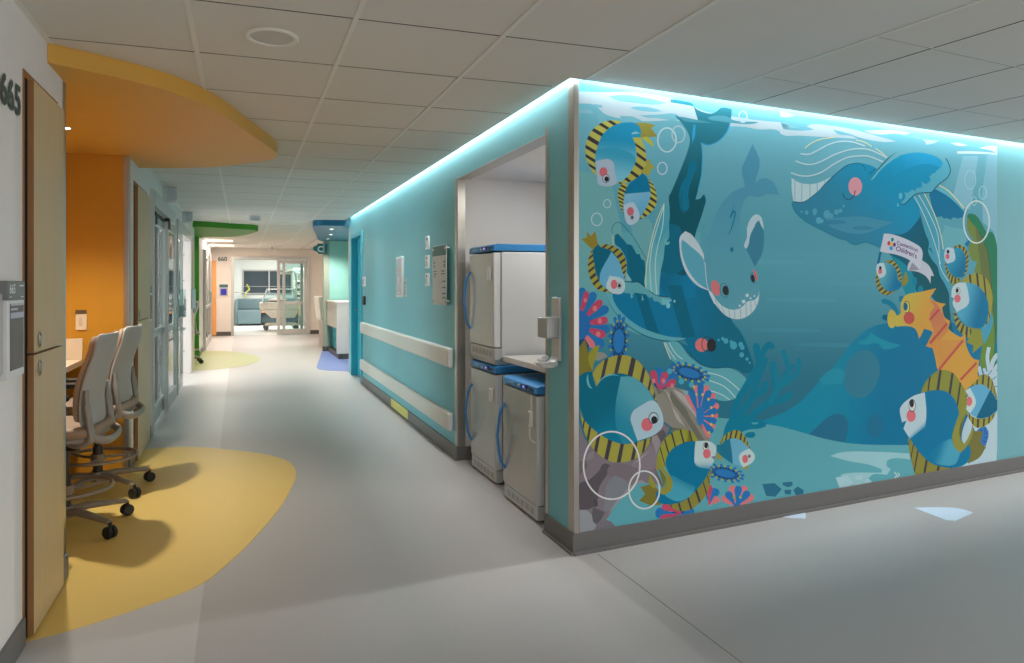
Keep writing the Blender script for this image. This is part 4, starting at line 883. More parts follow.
class Fig:
    def __init__(s, name, label=None): s.name = name; s.label = label; s.mb = MB(); s.mats = []
    def mi(s, m):
        if m not in s.mats: s.mats.append(m)
        return s.mats.index(m)
    def raw(s, px, m, flat=False, lv=None):
        pts = clip([onM(u, v) for u, v in px])
        if not pts: return None
        if lv is None: lv = level(pts)
        t = -.0035-STEP*lv
        s.mb.poly([W(a, t, z) for a, z in pts], s.mi(m)); return lv
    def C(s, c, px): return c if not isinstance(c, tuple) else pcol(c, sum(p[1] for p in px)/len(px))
    def S(s, spec, c, corner=50):             # smooth closed shape
        px = G(spec) if isinstance(spec, str) else spec
        s.raw(smooth_closed(px, 5, corner), s.C(c, px)); return s
    def P(s, spec, c):                        # straight-edged shape
        px = G(spec) if isinstance(spec, str) else spec
        s.raw(px, s.C(c, px)); return s
    def E(s, spec, rx, ry, c, rot=0, n=26):   # ellipse; radii in the units of the view
        v = VW[spec.split()[0]]; (x, y), = G(spec); rx /= v[2]; ry /= v[2]; a0 = math.radians(rot)
        px = [(x+rx*math.cos(a)*math.cos(a0)-ry*math.sin(a)*math.sin(a0), y+rx*math.cos(a)*math.sin(a0)+ry*math.sin(a)*math.cos(a0)) for a in [2*PI*k/n for k in range(n)]]
        s.raw(px, s.C(c, px)); return s
    def L(s, spec, w, c, taper=False, closed=False):   # stroke, width in picture pixels
        px = G(spec) if isinstance(spec, str) else spec
        q = smooth_open(px, 5) if len(px) > 2 else px
        n = len(q); A, B = [], []
        for i in range(n):
            a, b = q[max(i-1, 0)], q[min(i+1, n-1)]; d = math.hypot(b[0]-a[0], b[1]-a[1]) or 1
            k = w/2*(1 if not taper else max(.15, math.sin(PI*min(.98, max(.02, i/(n-1))))))
            nx, ny = -(b[1]-a[1])/d*k, (b[0]-a[0])/d*k; A.append((q[i][0]+nx, q[i][1]+ny)); B.append((q[i][0]-nx, q[i][1]-ny))
        m = s.C(c, px); pts = [onM(*p) for p in A+B]; lv = level(pts)
        for i in range(n-1): s.raw([A[i], A[i+1], B[i+1], B[i]], m, lv=lv)
        if not taper and w > 4:
            for e in (q[0], q[-1]): s.raw([(e[0]+w/2*math.cos(2*PI*k/14), e[1]+w/2*math.sin(2*PI*k/14)) for k in range(14)], m, lv=lv+.5)
        return s
    def R(s, spec, rx, ry, w, c, n=40, rot=0):        # ring outline
        v = VW[spec.split()[0]]; (x, y), = G(spec); rx /= v[2]; ry /= v[2]; w /= v[2]; m = s.C(c, [(x, y)]); a0 = math.radians(rot)
        def pt(k, r): a = 2*PI*k/n; ex, ey = (rx+r)*math.cos(a), (ry+r)*math.sin(a); return (x+ex*math.cos(a0)-ey*math.sin(a0), y+ex*math.sin(a0)+ey*math.cos(a0))
        lv = level([onM(*pt(k, w/2)) for k in range(n)])
        for k in range(n): s.raw([pt(k, w/2), pt(k+1, w/2), pt(k+1, -w/2), pt(k, -w/2)], m, lv=lv)
        return s
    def band(s, outer, inner, cy, cs, n, ratio=.36, slant=0, dir=None):
        """fin band between two lines, with n dark stripes"""
        def res(sp, N):
            q = smooth_open(G(sp), 6); d = [0]
            for a, b in zip(q, q[1:]): d.append(d[-1]+math.hypot(b[0]-a[0], b[1]-a[1]))
            out = []
            for k in range(N+1):
                t = d[-1]*k/N; i = max(j for j in range(len(d)) if d[j] <= t+1e-9); i = min(i, len(q)-2); f = (t-d[i])/((d[i+1]-d[i]) or 1)
                out.append((q[i][0]+(q[i+1][0]-q[i][0])*f, q[i][1]+(q[i+1][1]-q[i][1])*f))
            return out
        N = 120; O, I = res(outer, N), res(inner, N); m1 = s.C(cy, O); m2 = s.C(cs, O)
        lv = level([onM(*p) for p in O+I])
        for k in range(0, N, 3): s.raw([O[k], O[k+3], I[k+3], I[k]], m1, lv=lv)
        lv = level([onM(*p) for p in O+I])
        for j in range(n):
            t = (j+.5)/n; h = ratio/n/2
            ks = [min(N, max(0, int(round((t+q)*N)))) for q in (-h, h)]; ki = [min(N, max(0, int(round((t+q+slant)*N)))) for q in (-h, h)]
            if dir:
                dl = math.hypot(*dir); ki = []; ok = True
                for k in ks:
                    o = O[k]; th = min(math.hypot(q[0]-o[0], q[1]-o[1]) for q in I)
                    c = [abs((q[0]-o[0])*dir[1]-(q[1]-o[1])*dir[0])/dl+(0 if math.hypot(q[0]-o[0], q[1]-o[1]) < 2.1*th+1.5 else 99) for q in I]
                    b = min(range(N+1), key=lambda i: c[i]); ok = ok and c[b] < 1.2; ki.append(b)
                if not ok: continue
                ki.sort()
            if ks[0] < ks[1] and ki[0] <= ki[1]: s.raw([O[ks[0]], O[ks[1]], I[ki[1]], I[ki[0]]], m2, lv=lv)
        return s
    def done(s): 
        o = s.mb.build(s.name, s.mats, mural)
        if s.label: o['label'] = s.label
        return o
TXT_LV = 0
# ---- panel
m1 = MB(xfM); m1.box(mS0, mS1, -.0034, 0, mZ0, mZ1)
m1.build('mural_panel', pcol((110, 170, 185), 300), mural)
f = Fig('printed_sea')
BG_T, BG_M, BG_D = (116, 190, 208), (80, 148, 164), (44, 112, 132)
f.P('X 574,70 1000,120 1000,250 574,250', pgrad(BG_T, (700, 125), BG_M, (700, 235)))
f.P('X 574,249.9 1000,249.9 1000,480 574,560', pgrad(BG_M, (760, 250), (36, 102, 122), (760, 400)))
# soft light patches of the water
for e, c in (('X 770,262', (82, 149, 165)), ('X 800,300', (72, 139, 155)), ('X 855,283', (77, 143, 159)), ('X 785,330', (62, 128, 146)), ('X 830,345', (56, 122, 141))): f.E(e, 36, 2.2, c, 1)
# left side, paler water and slanting beams
f.P('X 576,176 606,176 620,232 700,232 700,300 640,335 600,320 576,310', (84, 152, 162))
f.P('M2 30,180 215,200 310,290 M3 385,40 440,330 M3 420,520 300,600 30,600', (102, 160, 164))
f.P('M2 470,640 540,595 620,580 M3 650,40 690,220 660,400 600,400 540,220 490,140', (98, 158, 164))
# light rays at the right edge
f.P('Q1 565,360 685,358 640,662 Q2 620,230 560,210 510,150 Q1 490,662', (126, 178, 194))
f.P('Q1 755,350 838,350 Q2 838,520 800,400 720,330 Q1 712,662', (124, 176, 192))
f.P('Q2 425,350 480,372 580,385 592,470 560,560 420,560 398,440', (96, 162, 172))
f.done()
f = Fig('printed_water_surface')
WS = (196, 218, 228); CYN = (110, 205, 232); MID = (140, 205, 220)
f.P('M1 22,20 480,100 250,104 22,90', CYN)
f.S('M1 25,98 250,106 480,106 780,150 1020,236 N1 250,240 400,275 520,290 640,310 780,325 880,335 925,352 928,365 880,384 1014,400 P1 150,190 350,205 500,222 350,212 150,200 0,186 N1 850,402 680,386 600,370 480,360 380,366 280,356 150,342 M1 840,345 620,352 400,330 250,290 160,212 25,200', WS, 70)
f.S('M1 285,140 400,126 600,150 780,195 700,210 500,195 330,166', MID)
f.S('M1 465,232 560,226 680,246 735,266 650,272 500,250', (128, 198, 215))
f.S('M1 545,300 700,295 860,292 900,330 870,345 700,325 600,320', (128, 198, 215))
f.S('M1 25,255 130,258 160,290 100,285 25,280', (140, 200, 214))
f.P('M1 160,205 225,215 228,238 165,230', (125, 195, 212)); f.P('M1 180,288 243,290 250,345 195,372', (125, 195, 212)); f.P('M1 378,305 480,310 565,345 480,362 400,360', (125, 195, 212))
f.S('P1 0,10 110,45 60,57 0,52', WS, 70)
f.S('P1 0,98 50,105 68,125 50,142 0,150 N1 1000,370', MID)
f.P('P1 110,46 330,74 800,146 830,152 640,162 300,106', CYN)
f.S('P1 0,152 150,163 262,156 204,128 240,114 380,122 560,150 720,195 905,246 800,250 640,222 500,175 410,152 440,185 560,205 600,225 500,220 350,205 150,190 0,170', WS, 70)
f.S('P1 650,160 760,158 890,160 1014,180 Q1 110,195 250,228 380,240 330,262 275,272 268,245 150,205 40,185 P1 780,192 700,182', WS, 70)
f.S('Q1 468,256 540,258 606,276 560,282 510,276', WS); f.S('Q1 690,298 760,280 840,284 836,352 760,345 520,342 518,322 640,322 830,336 780,316', WS, 70)
f.done()
# ---- sand, far whale
f = Fig('printed_seabed')
SAND = (82, 148, 158)
f.P('X 574,545 625,470 700,430 717,417.7 735,419 766,424 780,426.5 794,430 808,434 825,438.6 844,442.4 870,444.4 910,444.7 1000,445 1000,480 574,560', SAND)
f.S('P5 540,186 600,165 800,160 1015,170 1024,206 910,202 880,216 880,246 905,266 882,300 800,296 770,320 800,348 680,372 650,330 600,300 640,290 850,286 850,266 780,240 650,216', (134, 176, 182))
f.P('P5 130,355 205,349 248,385 210,431 155,426', (36, 98, 122)); f.S('P5 252,346 310,340 316,360 290,373 255,362', (36, 98, 122)); f.S('P5 265,390 306,390 302,418 266,413', (36, 98, 122), 70); f.P('P5 318,390 345,369 381,392 378,416 335,423', (36, 98, 122))
f.P('P5 573,315 640,304 679,345 660,372 600,386', (150, 182, 190)); f.S('P5 684,310 738,299 735,326 705,332', (150, 182, 190)); f.S('P5 695,352 728,345 726,366 697,372', (150, 182, 190)); f.P('P5 744,338 775,325 798,352 748,362', (150, 182, 190))
f.L('P5 925,282 940,300 930,318 955,322', 1.0, (170, 196, 204)); f.L('P5 945,288 958,300 940,312', 1.0, (170, 196, 204))
f.done()
f = Fig('printed_spotted_whale', 'big spotted whale body lying behind the seahorse')
FW1, FW2 = (14, 122, 148), (2, 102, 138)
f.S('X 752,424 P4 0,340 80,300 150,250 230,170 300,90 P3 350,590 420,510 480,430 530,360 590,300 660,240 740,200 830,180 X 905,318 950,322 1000,345 1000,446 910,444.9 870,444.5 844,442.5 825,438.8 808,434.2 794,430.2 780,426.6 766,424.2', pgrad(FW1, (820, 390), FW2, (890, 410)), 60)
f.E('X 861,374', 17.6, 24.5, (44, 112, 134), 16); f.S('P4 220,500 300,430 380,362 450,342 510,372 526,430 505,562 350,537', (30, 96, 124)); f.E('P4 738,437', 65, 95, (22, 98, 128))
f.S('P3 700,250 780,300 860,330 940,350 900,370 800,380 760,340 640,350 600,330 680,290', (20, 128, 150), 70)
f.S('P3 380,550 480,540 500,580 480,650 330,650 300,620', (26, 128, 150), 70)
f.done()
# ---- tail and body of the big whale at the left
f = Fig('printed_big_whale', 'large deep blue whale with its tail at the water surface')
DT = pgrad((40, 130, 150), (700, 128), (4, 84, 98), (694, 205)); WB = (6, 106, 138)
# body and lower flipper
f.S('M4 308,78 330,150 420,260 540,350 680,410 800,440 912,452 960,520 N4 60,400 120,470 170,520 240,575 330,605 470,605 560,650 650,640 645,570 620,490 560,350 475,230 X 722,270 704,262 690,236 668,222 M3 795,60 795,165 765,205 745,330 722,430 712,600 712,640 M4 704,92 760,100 790,150 740,170 700,140 670,140 650,100 632,112 600,82 575,120 550,75 505,60 480,100 460,72 430,70 400,60', pgrad((4, 108, 146), (660, 310), (10, 96, 120), (735, 330)), 62)
f.P('M3 870,440 1014,470 1020,660 780,660 712,560 725,460', pgrad((2, 112, 150), (690, 290), (4, 100, 132), (668, 272)))
f.P('M4 505,60 600,75 720,435 618,418', (2, 92, 118)); f.P('M4 780,0 900,0 1020,440 910,452', (4, 92, 116))
# flipper edges
f.S('M4 255,68 315,68 320,120 400,245 530,345 680,408 810,440 945,452 880,470 750,466 620,436 500,376 400,296 310,186', (84, 154, 166))
f.L('M4 262,90 310,192 400,302 500,382 620,442 750,474 870,480 950,460', .9, (8, 84, 98), taper=True)
# trunk and tail flukes
f.S('N1 30,275 90,340 140,420 152,470 132,560 95,660 N2 60,200 5,330 M2 795,395 800,500 790,600 M3 790,30 795,100 770,180 745,330 725,440 850,455 930,470 X 700,258 694,245 N2 200,640 220,580 262,450 276,385 262,345 225,382 195,386 215,310 240,200 245,0 N1 246,560 235,490 300,505 380,470 440,400 470,310 478,225 400,216 360,246 330,262 250,250 190,216 170,185 100,165 0,150 0,175 180,205 215,315 100,300', DT, 60)
f.S('M3 795,30 870,50 905,100 900,200 940,400 860,455 730,450 745,330 770,190 795,120', (4, 98, 122))
f.L('N1 235,490 300,506 380,472 442,402 468,320', 1.1, (50, 170, 220)); f.L('N1 240,500 248,580 246,662 N2 240,200 215,310', .9, (40, 160, 205)); f.S('N1 180,350 196,350 192,430 172,498 168,430', (50, 170, 220))
f.S('N2 150,100 190,85 210,120 180,200 140,330 135,470 110,480 70,400 80,280 130,190', (2, 112, 142), 70); f.S('N2 95,300 70,430 130,530 155,560 110,500', (4, 104, 128))
# water line over the tail
f.S('N1 290,292 350,280 450,290 485,312 690,328 640,343 480,336 380,322 300,306', (86, 166, 186), 60); f.S('N1 75,285 200,310 330,336 180,330 100,318', (80, 160, 178), 60)
# upper flipper
f.S('M3 335,130 360,115 420,180 455,230 480,215 520,290 545,288 560,330 590,345 595,440 590,575 540,533 470,520 440,450 432,340 380,240 338,205', (4, 100, 130), 60)
f.P('M3 430,440 480,515 430,518', (120, 170, 172)); f.P('M3 440,205 480,215 520,290 545,290 560,330 595,430 590,560 540,533 480,515 450,330', (2, 92, 116))
f.L('M3 312,112 312,70 332,35 370,20 420,60 490,142 540,222 602,335', .7, (14, 112, 134)); f.L('M3 316,130 322,210', 1.0, (170, 190, 160))
f.S('M3 420,520 500,528 545,532 620,592 690,640 780,650 M4 825,130 780,150 700,135 640,95 590,78 540,70 470,60 420,66', (86, 154, 164), 62)
f.E('M4 788,172', 18, 26, (110, 176, 186)); f.E('M4 842,138', 9, 13, (110, 176, 186)); f.S('M4 730,110 820,130 790,150 755,172 735,165', (100, 168, 178)); f.S('M4 470,70 490,105 472,110', (100, 168, 178)); f.S('M4 565,80 580,125 565,135', (100, 168, 178))
f.L('M3 415,522 480,528 540,530 620,592 690,640 790,652', 1.0, (6, 74, 90))
# belly pleats
PL = (98, 164, 170)
f.S('M2 755,450 720,520 690,600 M3 640,200 605,400 595,575 640,605 690,640 712,640 712,600 725,430 748,330 765,200 795,150 795,60 M2 790,480', pgrad((104, 168, 174), (662, 290), (72, 152, 168), (668, 220)), 60)
f.P('M2 790,600 M3 790,60 735,160 700,240 680,180 720,40', (68, 148, 166))
f.L('M2 755,455 690,610 M3 640,200 604,400 598,575', .8, (200, 204, 160)); f.L('M2 755,470 M3 690,80 650,230 632,400 645,610', .8, (170, 200, 204)); f.L('M2 752,480 M3 740,60 695,240 678,400 690,630', .8, (170, 200, 204))
f.S('M3 760,155 778,165 772,190 800,180 796,205 770,212 756,196', PL, 70)
# lower jaw with pleats
f.S('M4 750,485 870,485 960,600 N5 180,0 240,40 330,65 480,62 550,100 592,150 604,184 570,260 480,310 400,318 330,290 200,150 50,30 M4 810,632', (84, 152, 162), 62)
f.L('M4 870,485 N4 60,400 120,470 170,516 240,578 330,607 470,607 560,660 N5 600,150', .8, (8, 76, 88), taper=True)
f.L('M4 752,488 780,560 808,630', .9, (196, 200, 160)); f.L('M4 765,490 800,560 850,632', .8, (170, 198, 206)); f.L('M4 795,490 850,580 910,630', .8, (170, 198, 206))
for sp in ('N5 285,97 380,120 460,165 560,255', 'N5 300,158 400,195 460,240 510,296', 'N5 315,238 400,270 462,310'): f.L(sp, .9, (170, 198, 206))
f.L('N4 160,465 155,500 175,530', .6, (6, 70, 84), taper=True)
# eye, cheek, light spots, back line
f.E('N4 243,428', 50, 53, (188, 104, 106)); f.E('N4 320,430', 36, 51, (38, 40, 44)); f.R('N4 286,422', 42, 58, 5, (52, 44, 50))
for x, y, r in ((375,390,9), (408,380,13), (432,397,19), (492,432,27), (474,406,13), (548,425,18), (560,448,17), (555,505,18), (597,538,12), (618,567,8)): f.E('N4 %d,%d' % (x, y), r, r*1.15, (62, 148, 166))
f.L('N4 475,230 560,350 620,490 632,550', .8, (4, 116, 142), taper=True)
f.done()
# ---- the small grey whale
f = Fig('printed_grey_whale', 'small grey blue whale swimming head down with a toothy smile')
GB = pgrad((76, 148, 176), (720, 170), (80, 144, 160), (722, 280))
f.S('N3 590,230 610,140 640,60 665,10 N2 690,545 720,600 728,650 N3 730,150 715,260 655,372', (54, 120, 144))
f.S('N3 70,200 74,132 115,87 160,110 200,158 235,215 264,285 272,400 300,552 210,512 130,422 85,310', (176, 192, 208))
f.S('N3 90,152 130,182 165,212 200,240 235,275 256,305 266,360 290,540 225,500 145,402 98,290 84,190', (82, 154, 174))
f.S('N1 640,500 570,655 N2 560,130 558,182 575,250 580,288 500,320 440,370 380,450 330,560 295,655 N3 280,110 262,240 264,340 282,480 305,570 N4 330,80 380,150 440,205 520,228 590,210 650,160 684,90 692,5 N3 690,480 665,385 640,330 590,230 545,150 N2 540,560 550,470 580,390 620,357 690,366 760,342 850,352 800,250 770,230 740,220 690,235 665,262 665,230 690,150 695,80 680,20 N1 690,620 670,560', GB, 66)
f.S('N2 850,352 800,250 770,230 740,220 690,235 655,275 620,357 690,366 760,342', (74, 144, 170), 66)
f.S('N4 300,0 330,80 380,150 440,205 520,228 590,210 650,160 684,90 694,0 682,48 650,78 605,88 560,130 520,150 460,150 400,120 350,65 318,15', (172, 190, 202), 70)
for sp in ('N4 345,70 385,150', 'N4 395,122 425,190', 'N4 455,152 462,212', 'N4 500,152 502,224', 'N4 545,140 548,220', 'N4 588,105 592,205', 'N4 625,85 630,180', 'N4 655,75 668,128'): f.L(sp, .6, (110, 150, 170))
for x, y, r in ((598,42,15), (570,90,16), (540,122,9), (625,65,9), (655,47,8)): f.P('N4 %d,%d %d,%d %d,%d %d,%d' % (x-r, y-r*.5, x+r*.6, y-r, x+r, y+r*.5, x-r*.5, y+r), (172, 192, 204))
f.L('N3 268,330 282,480 305,570 345,655', .7, (176, 192, 208))
f.S('N2 597,610 630,530 665,503 700,515 722,570 730,640 N3 727,75 N2 712,600 690,548 668,568 652,605 N3 645,70 622,120 606,200 590,226 574,205 595,140 597,90', (166, 190, 204), 75)
f.E('N3 478,231', 13, 20, (20, 104, 134)); f.L('N2 503,415 480,480 465,532 492,478 504,500 482,590 458,655 N3 460,110', 1.5, (16, 116, 152), taper=True)
f.E('N3 352,530', 34, 62, (192, 108, 112), -14); f.E('N3 430,550', 24, 38, (42, 46, 52), -8); f.R('N3 420,548', 33, 56, 4, (50, 84, 98), rot=-10)
f.E('N3 663,430', 11, 46, (196, 104, 108), -16); f.E('N3 642,456', 15, 32, (36, 44, 52), -10); f.R('N3 645,452', 22, 44, 3, (50, 84, 98), rot=-10)
f.done()
# ---- the whale at the upper right
f = Fig('printed_smiling_whale', 'blue whale with closed eye and white baleen below the water surface')
# far flipper
f.S('Q2 300,108 360,72 450,130 520,190 575,240 576,285 520,300 490,292 470,312 440,298 415,300 400,285 360,288 340,255', (4, 112, 152), 70)
f.S('Q2 358,75 380,45 440,78 505,140 575,225 570,245 515,185 445,125', (90, 172, 188)); f.L('Q2 378,42 440,76 505,140 574,222', 1.2, (210, 206, 160))
# trunk running down behind the seahorse
f.S('Q2 150,130 190,120 230,260 270,410 300,480 300,560 322,640 Q3 455,250 480,310 520,360 540,430 580,500 610,570 Q4 616,200 630,330 645,410 560,330 480,130 360,90 Q3 340,520 310,430 250,360 150,270 60,190 Q2 0,420 60,300', pgrad((2, 96, 124), (900, 215), (2, 84, 96), (930, 270)), 66)
f.S('Q3 160,275 250,330 330,420 340,600 300,640 240,500', (10, 126, 146), 70)
for x, y, rx, ry in ((390,545,22,34), (345,480,18,36), (480,560,16,22)): f.E('Q3 %d,%d' % (x, y), rx, ry, (4, 118, 146))
# pleats
f.S('Q2 165,125 270,104 335,250 378,370 402,480 418,600 Q3 560,300 590,400 612,470 615,575 580,500 540,430 520,360 480,310 450,250 455,170 430,110 408,0 Q2 270,410 235,262', (66, 148, 170), 66)
for sp, c in (('Q2 185,128 250,250 330,450 390,655', (166, 196, 210)), ('Q2 220,118 290,240 370,430 Q3 540,350 608,480', (166, 196, 210)), ('Q2 262,106 335,250 385,400 412,540', (204, 202, 150))): f.L(sp, .8, c)
f.S('Q3 452,215 470,220 485,265 472,245', (2, 84, 96))
# head and body
f.S('P2 88,180 100,166 170,173 240,132 300,80 380,0 P1 400,530 500,440 560,418 600,414 690,428 752,456 720,520 690,560 760,480 850,400 940,362 1010,345 Q1 80,355 200,332 300,345 380,380 406,410 390,450 362,470 350,492 325,495 318,520 300,512 312,550 290,572 268,575 240,556 244,598 225,610 205,606 192,636 170,618 160,642 130,646 100,640 Q2 115,100 165,125 230,270 200,330 100,420 0,420 P2 800,420 790,525 720,502 660,484 590,503 540,490 510,466 450,450 300,376 200,322 120,252', pgrad((10, 148, 190), (880, 160), (44, 122, 150), (840, 238)), 66)
f.S('Q1 0,395 80,355 200,332 300,345 380,380 406,410 390,450 300,420 100,470 20,520', pgrad((26, 160, 208), (920, 160), (10, 146, 188), (900, 178)), 66)
f.S('P2 350,300 500,290 640,285 760,310 880,330 760,380 640,420 480,400 360,340', (62, 134, 160), 70); f.E('P2 420,330', 90, 18, (48, 122, 152)); f.E('P2 640,375', 80, 16, (50, 124, 152))
f.S('Q1 445,385 462,440 462,480 440,530 382,575 345,610 320,640 240,648 190,662 Q2 150,150 110,184 80,184 100,160 115,140 112,105 105,95 Q1 130,648 170,625 192,640 208,610 240,602 245,560 270,578 312,552 303,515 340,500 362,470 392,452 408,410', (82, 166, 188), 70)
f.E('Q2 78,125', 14, 26, (92, 174, 194)); f.E('Q2 57,196', 7, 14, (92, 174, 194))
f.L('Q1 430,375 458,430 466,480 440,530 382,575 345,612 320,640 240,648 195,658 Q2 150,150 112,186 80,187', .9, (16, 84, 100))
f.L('P1 910,325 850,370 790,430 740,490 700,545', 1.1, (16, 96, 116), taper=True); f.S('P1 700,550 760,470 850,395 930,360 870,395 780,470 720,540', (104, 188, 206)); f.L('P1 692,500 715,478 748,462', .6, (16, 90, 112)); f.L('P1 600,414 640,428 665,470', .6, (16, 90, 112))
f.L('P2 100,168 170,175 240,134 300,82 380,0 P1 440,492 520,432 600,414', .7, (16, 76, 96)); f.L('P2 90,190 120,254 200,324 300,378 450,452 510,468 545,492 590,504 660,485 720,502 775,527', 1.0, (8, 118, 140))
# baleen
f.S('P1 85,530 150,568 200,577 260,576 310,562 400,520 340,580 P2 300,80 240,130 190,164 150,172 100,165 88,90', (176, 202, 212), 66)
for sp in ('P1 112,545 P2 112,162', 'P1 167,572 P2 165,170', 'P1 230,578 P2 230,136', 'P1 286,570 P2 286,92', 'P1 345,545 345,570'): f.L(sp, .7, (96, 164, 186))
for sp in ('P1 82,490 150,512 230,514 320,485 420,420 520,372 620,358 700,365 800,405', 'P1 115,397 180,420 250,423 330,395 430,345 540,310 640,302 720,320 830,372', 'P1 155,342 220,346 280,320 380,268 470,246 560,250 660,282'): f.L(sp, 1.3, (188, 212, 224))
f.L('P1 190,300 240,260 320,228 420,214', 1.0, (214, 214, 170)); f.L('P1 590,236 650,250 710,285', 1.0, (214, 214, 170)); f.L('P1 740,300 790,335 832,372', 1.0, (214, 214, 170))
f.E('X 854.7,186.5', 6.9, 9.2, (222, 146, 158)); f.L('P2 486,102 500,140 533,153 568,132 582,82', .8, (40, 66, 82))
for x, y, r in ((165,248,8), (205,254,14), (267,243,18), (266,258,15), (362,268,28), (395,280,16), (437,250,18), (468,240,14), (492,203,9), (298,316,22), (322,320,14)): f.E('P2 %d,%d' % (x, y), r, r*1.2, (78, 154, 176))
f.done()
# ---- sea plants, kelp, rocks
f = Fig('printed_seaweed')
SW = (2, 110, 136)
for sp, w in (('N5 440,640 480,480 520,330 600,190 690,40 N4 690,560 680,500 668,440', 7), ('N4 690,560 730,470 765,425 790,440', 6), ('N5 480,480 560,400 650,280 720,240 740,190', 6.5), ('N5 560,520 650,420 780,320 825,240 815,150 800,60 N4 800,580', 6.5), ('N5 780,330 870,310 930,270', 6.5), ('N5 640,260 690,120 740,0', 6), ('N5 880,130 920,80 970,40', 4)): f.L(sp, w, SW)
f.S('N5 400,625 450,470 520,420 620,440 700,470 750,490 740,520 690,535 620,540 560,560 480,600', SW); f.S('N5 575,585 600,565 650,560 664,582 650,604 600,604', SW)
f.S('N5 630,485 690,487 670,500 640,500', (70, 146, 158))
for sp in ('X 770,402 777,386 772,363', 'X 777,388 796,374 798,360', 'X 778,384 788,372 783,352'): f.L(sp, 5, (10, 114, 138))
for sp, w in (('Q4 105,165 150,180 190,225 210,290', 5), ('Q4 240,125 238,170', 4), ('Q4 110,290 125,295', 6)): f.L(sp, w, (4, 112, 142))
f.done()
f = Fig('printed_kelp', 'tall green kelp leaves at the edge of the mural')
f.S('Q2 598,285 605,268 632,262 668,278 700,320 735,385 752,415 780,404 805,425 826,500 834,560 838,660 Q4 992,300 985,420 975,540 Q5 835,110 835,260 810,250 780,200 Q4 900,500 Q3 880,300', (34, 112, 82), 66)
f.S('Q2 598,287 640,340 690,402 735,500 765,600 775,660 Q4 962,200 970,330 970,480 960,640 Q5 815,200 760,235 715,222 700,150 712,60 Q3 905,640 870,500 830,440 812,400 832,330 790,310 770,270 768,200 800,150 770,110 752,60', pgrad((108, 126, 62), (975, 240), (92, 124, 52), (985, 340)), 66)
f.S('Q2 660,365 690,402 735,500 765,600 775,660 Q4 962,200 968,330 940,200 Q3 880,500 850,300', (90, 106, 62), 66); f.L('Q2 690,402 735,500 768,620 Q4 965,300 972,500', .7, (50, 84, 60))
f.S('Q2 575,500 620,460 640,470 612,500 606,560 600,520', (6, 112, 152))
f.done()
f = Fig('printed_rock', 'grey striped and purple rocks at the lower corner of the mural')
f.S('M4 170,570 240,575 275,605 200,640 160,640', (128, 128, 122), 60)
f.S('M6 36,60 80,200 180,310 280,385 500,375 660,170 740,60 800,110 770,180 720,270 690,340 690,480 720,560 745,640 M7 745,218 600,195 530,200 460,260 330,400 290,470 262,505 335,560 300,660 30,660 30,0', (112, 104, 110), 70)
f.S('M7 36,200 110,170 200,90 240,30 300,40 270,120 230,180 200,240 190,330 150,400 90,420 36,420', (80, 74, 79), 70); f.S('M7 100,60 36,120 36,10 90,0', (96, 90, 94), 70)
f.S('M7 300,40 460,40 540,60 500,120 440,170 360,160 290,140 270,110', (106, 98, 104), 70); f.S('M7 330,130 420,170 460,250 390,330 300,420 240,440 250,340 270,200', (112, 116, 122), 70); f.S('M7 150,400 200,420 250,440 220,500 180,545 150,520 140,470', (84, 82, 86), 70); f.S('M7 150,330 185,345 190,390 160,400', (70, 68, 72), 70)
f.S('M7 36,425 90,425 140,470 150,520 180,550 150,600 36,620', (130, 134, 140), 70); f.S('M7 180,560 230,520 290,515 330,550 340,570 200,600', (106, 102, 108), 70)
f.S('M6 110,330 160,300 150,360 90,390', (124, 116, 122), 70); f.S('M6 560,330 640,260 690,320 690,450 600,460 480,440', (120, 110, 117), 70); f.S('M6 640,190 700,170 720,250 690,330', (134, 126, 130), 70); f.S('M6 690,160 745,120 770,170 730,230', (84, 80, 84), 70); f.P('M6 470,430 560,350 640,300 560,370', (142, 134, 140))
f.S('M7 330,400 460,260 530,200 600,195 560,170 460,230 380,310 300,420 270,480', (132, 132, 138), 70)
f.S('M5 640,235 700,325 770,305 900,332 960,350 N5 120,250 170,330 205,400 250,500 300,580 312,610 N0 335,150 325,182 270,178 220,160 160,95 80,72 0,100 M6 900,118 860,125 760,60 M5 740,600 690,430 660,300', (124, 122, 112), 66)
f.S('M5 745,320 790,380 800,430 850,500 880,580 960,660 N0 160,90 230,170 130,60 60,0 N5 0,330 M5 870,480 820,400', (160, 156, 148), 70)
f.S('N5 0,235 60,310 120,380 160,460 200,520 250,600 N0 300,178 270,178 230,165 N5 180,560 130,480 70,400 0,300', (98, 98, 88), 70); f.S('M5 680,300 720,340 780,380 740,350 700,380', (104, 100, 92), 70)
f.S('N5 20,225 100,270 160,340 205,420 250,510 290,590 240,520 180,420 100,330 40,260', (158, 152, 152), 70); f.S('M5 900,335 960,348 950,420 930,380', (120, 150, 160), 70)
f.done()
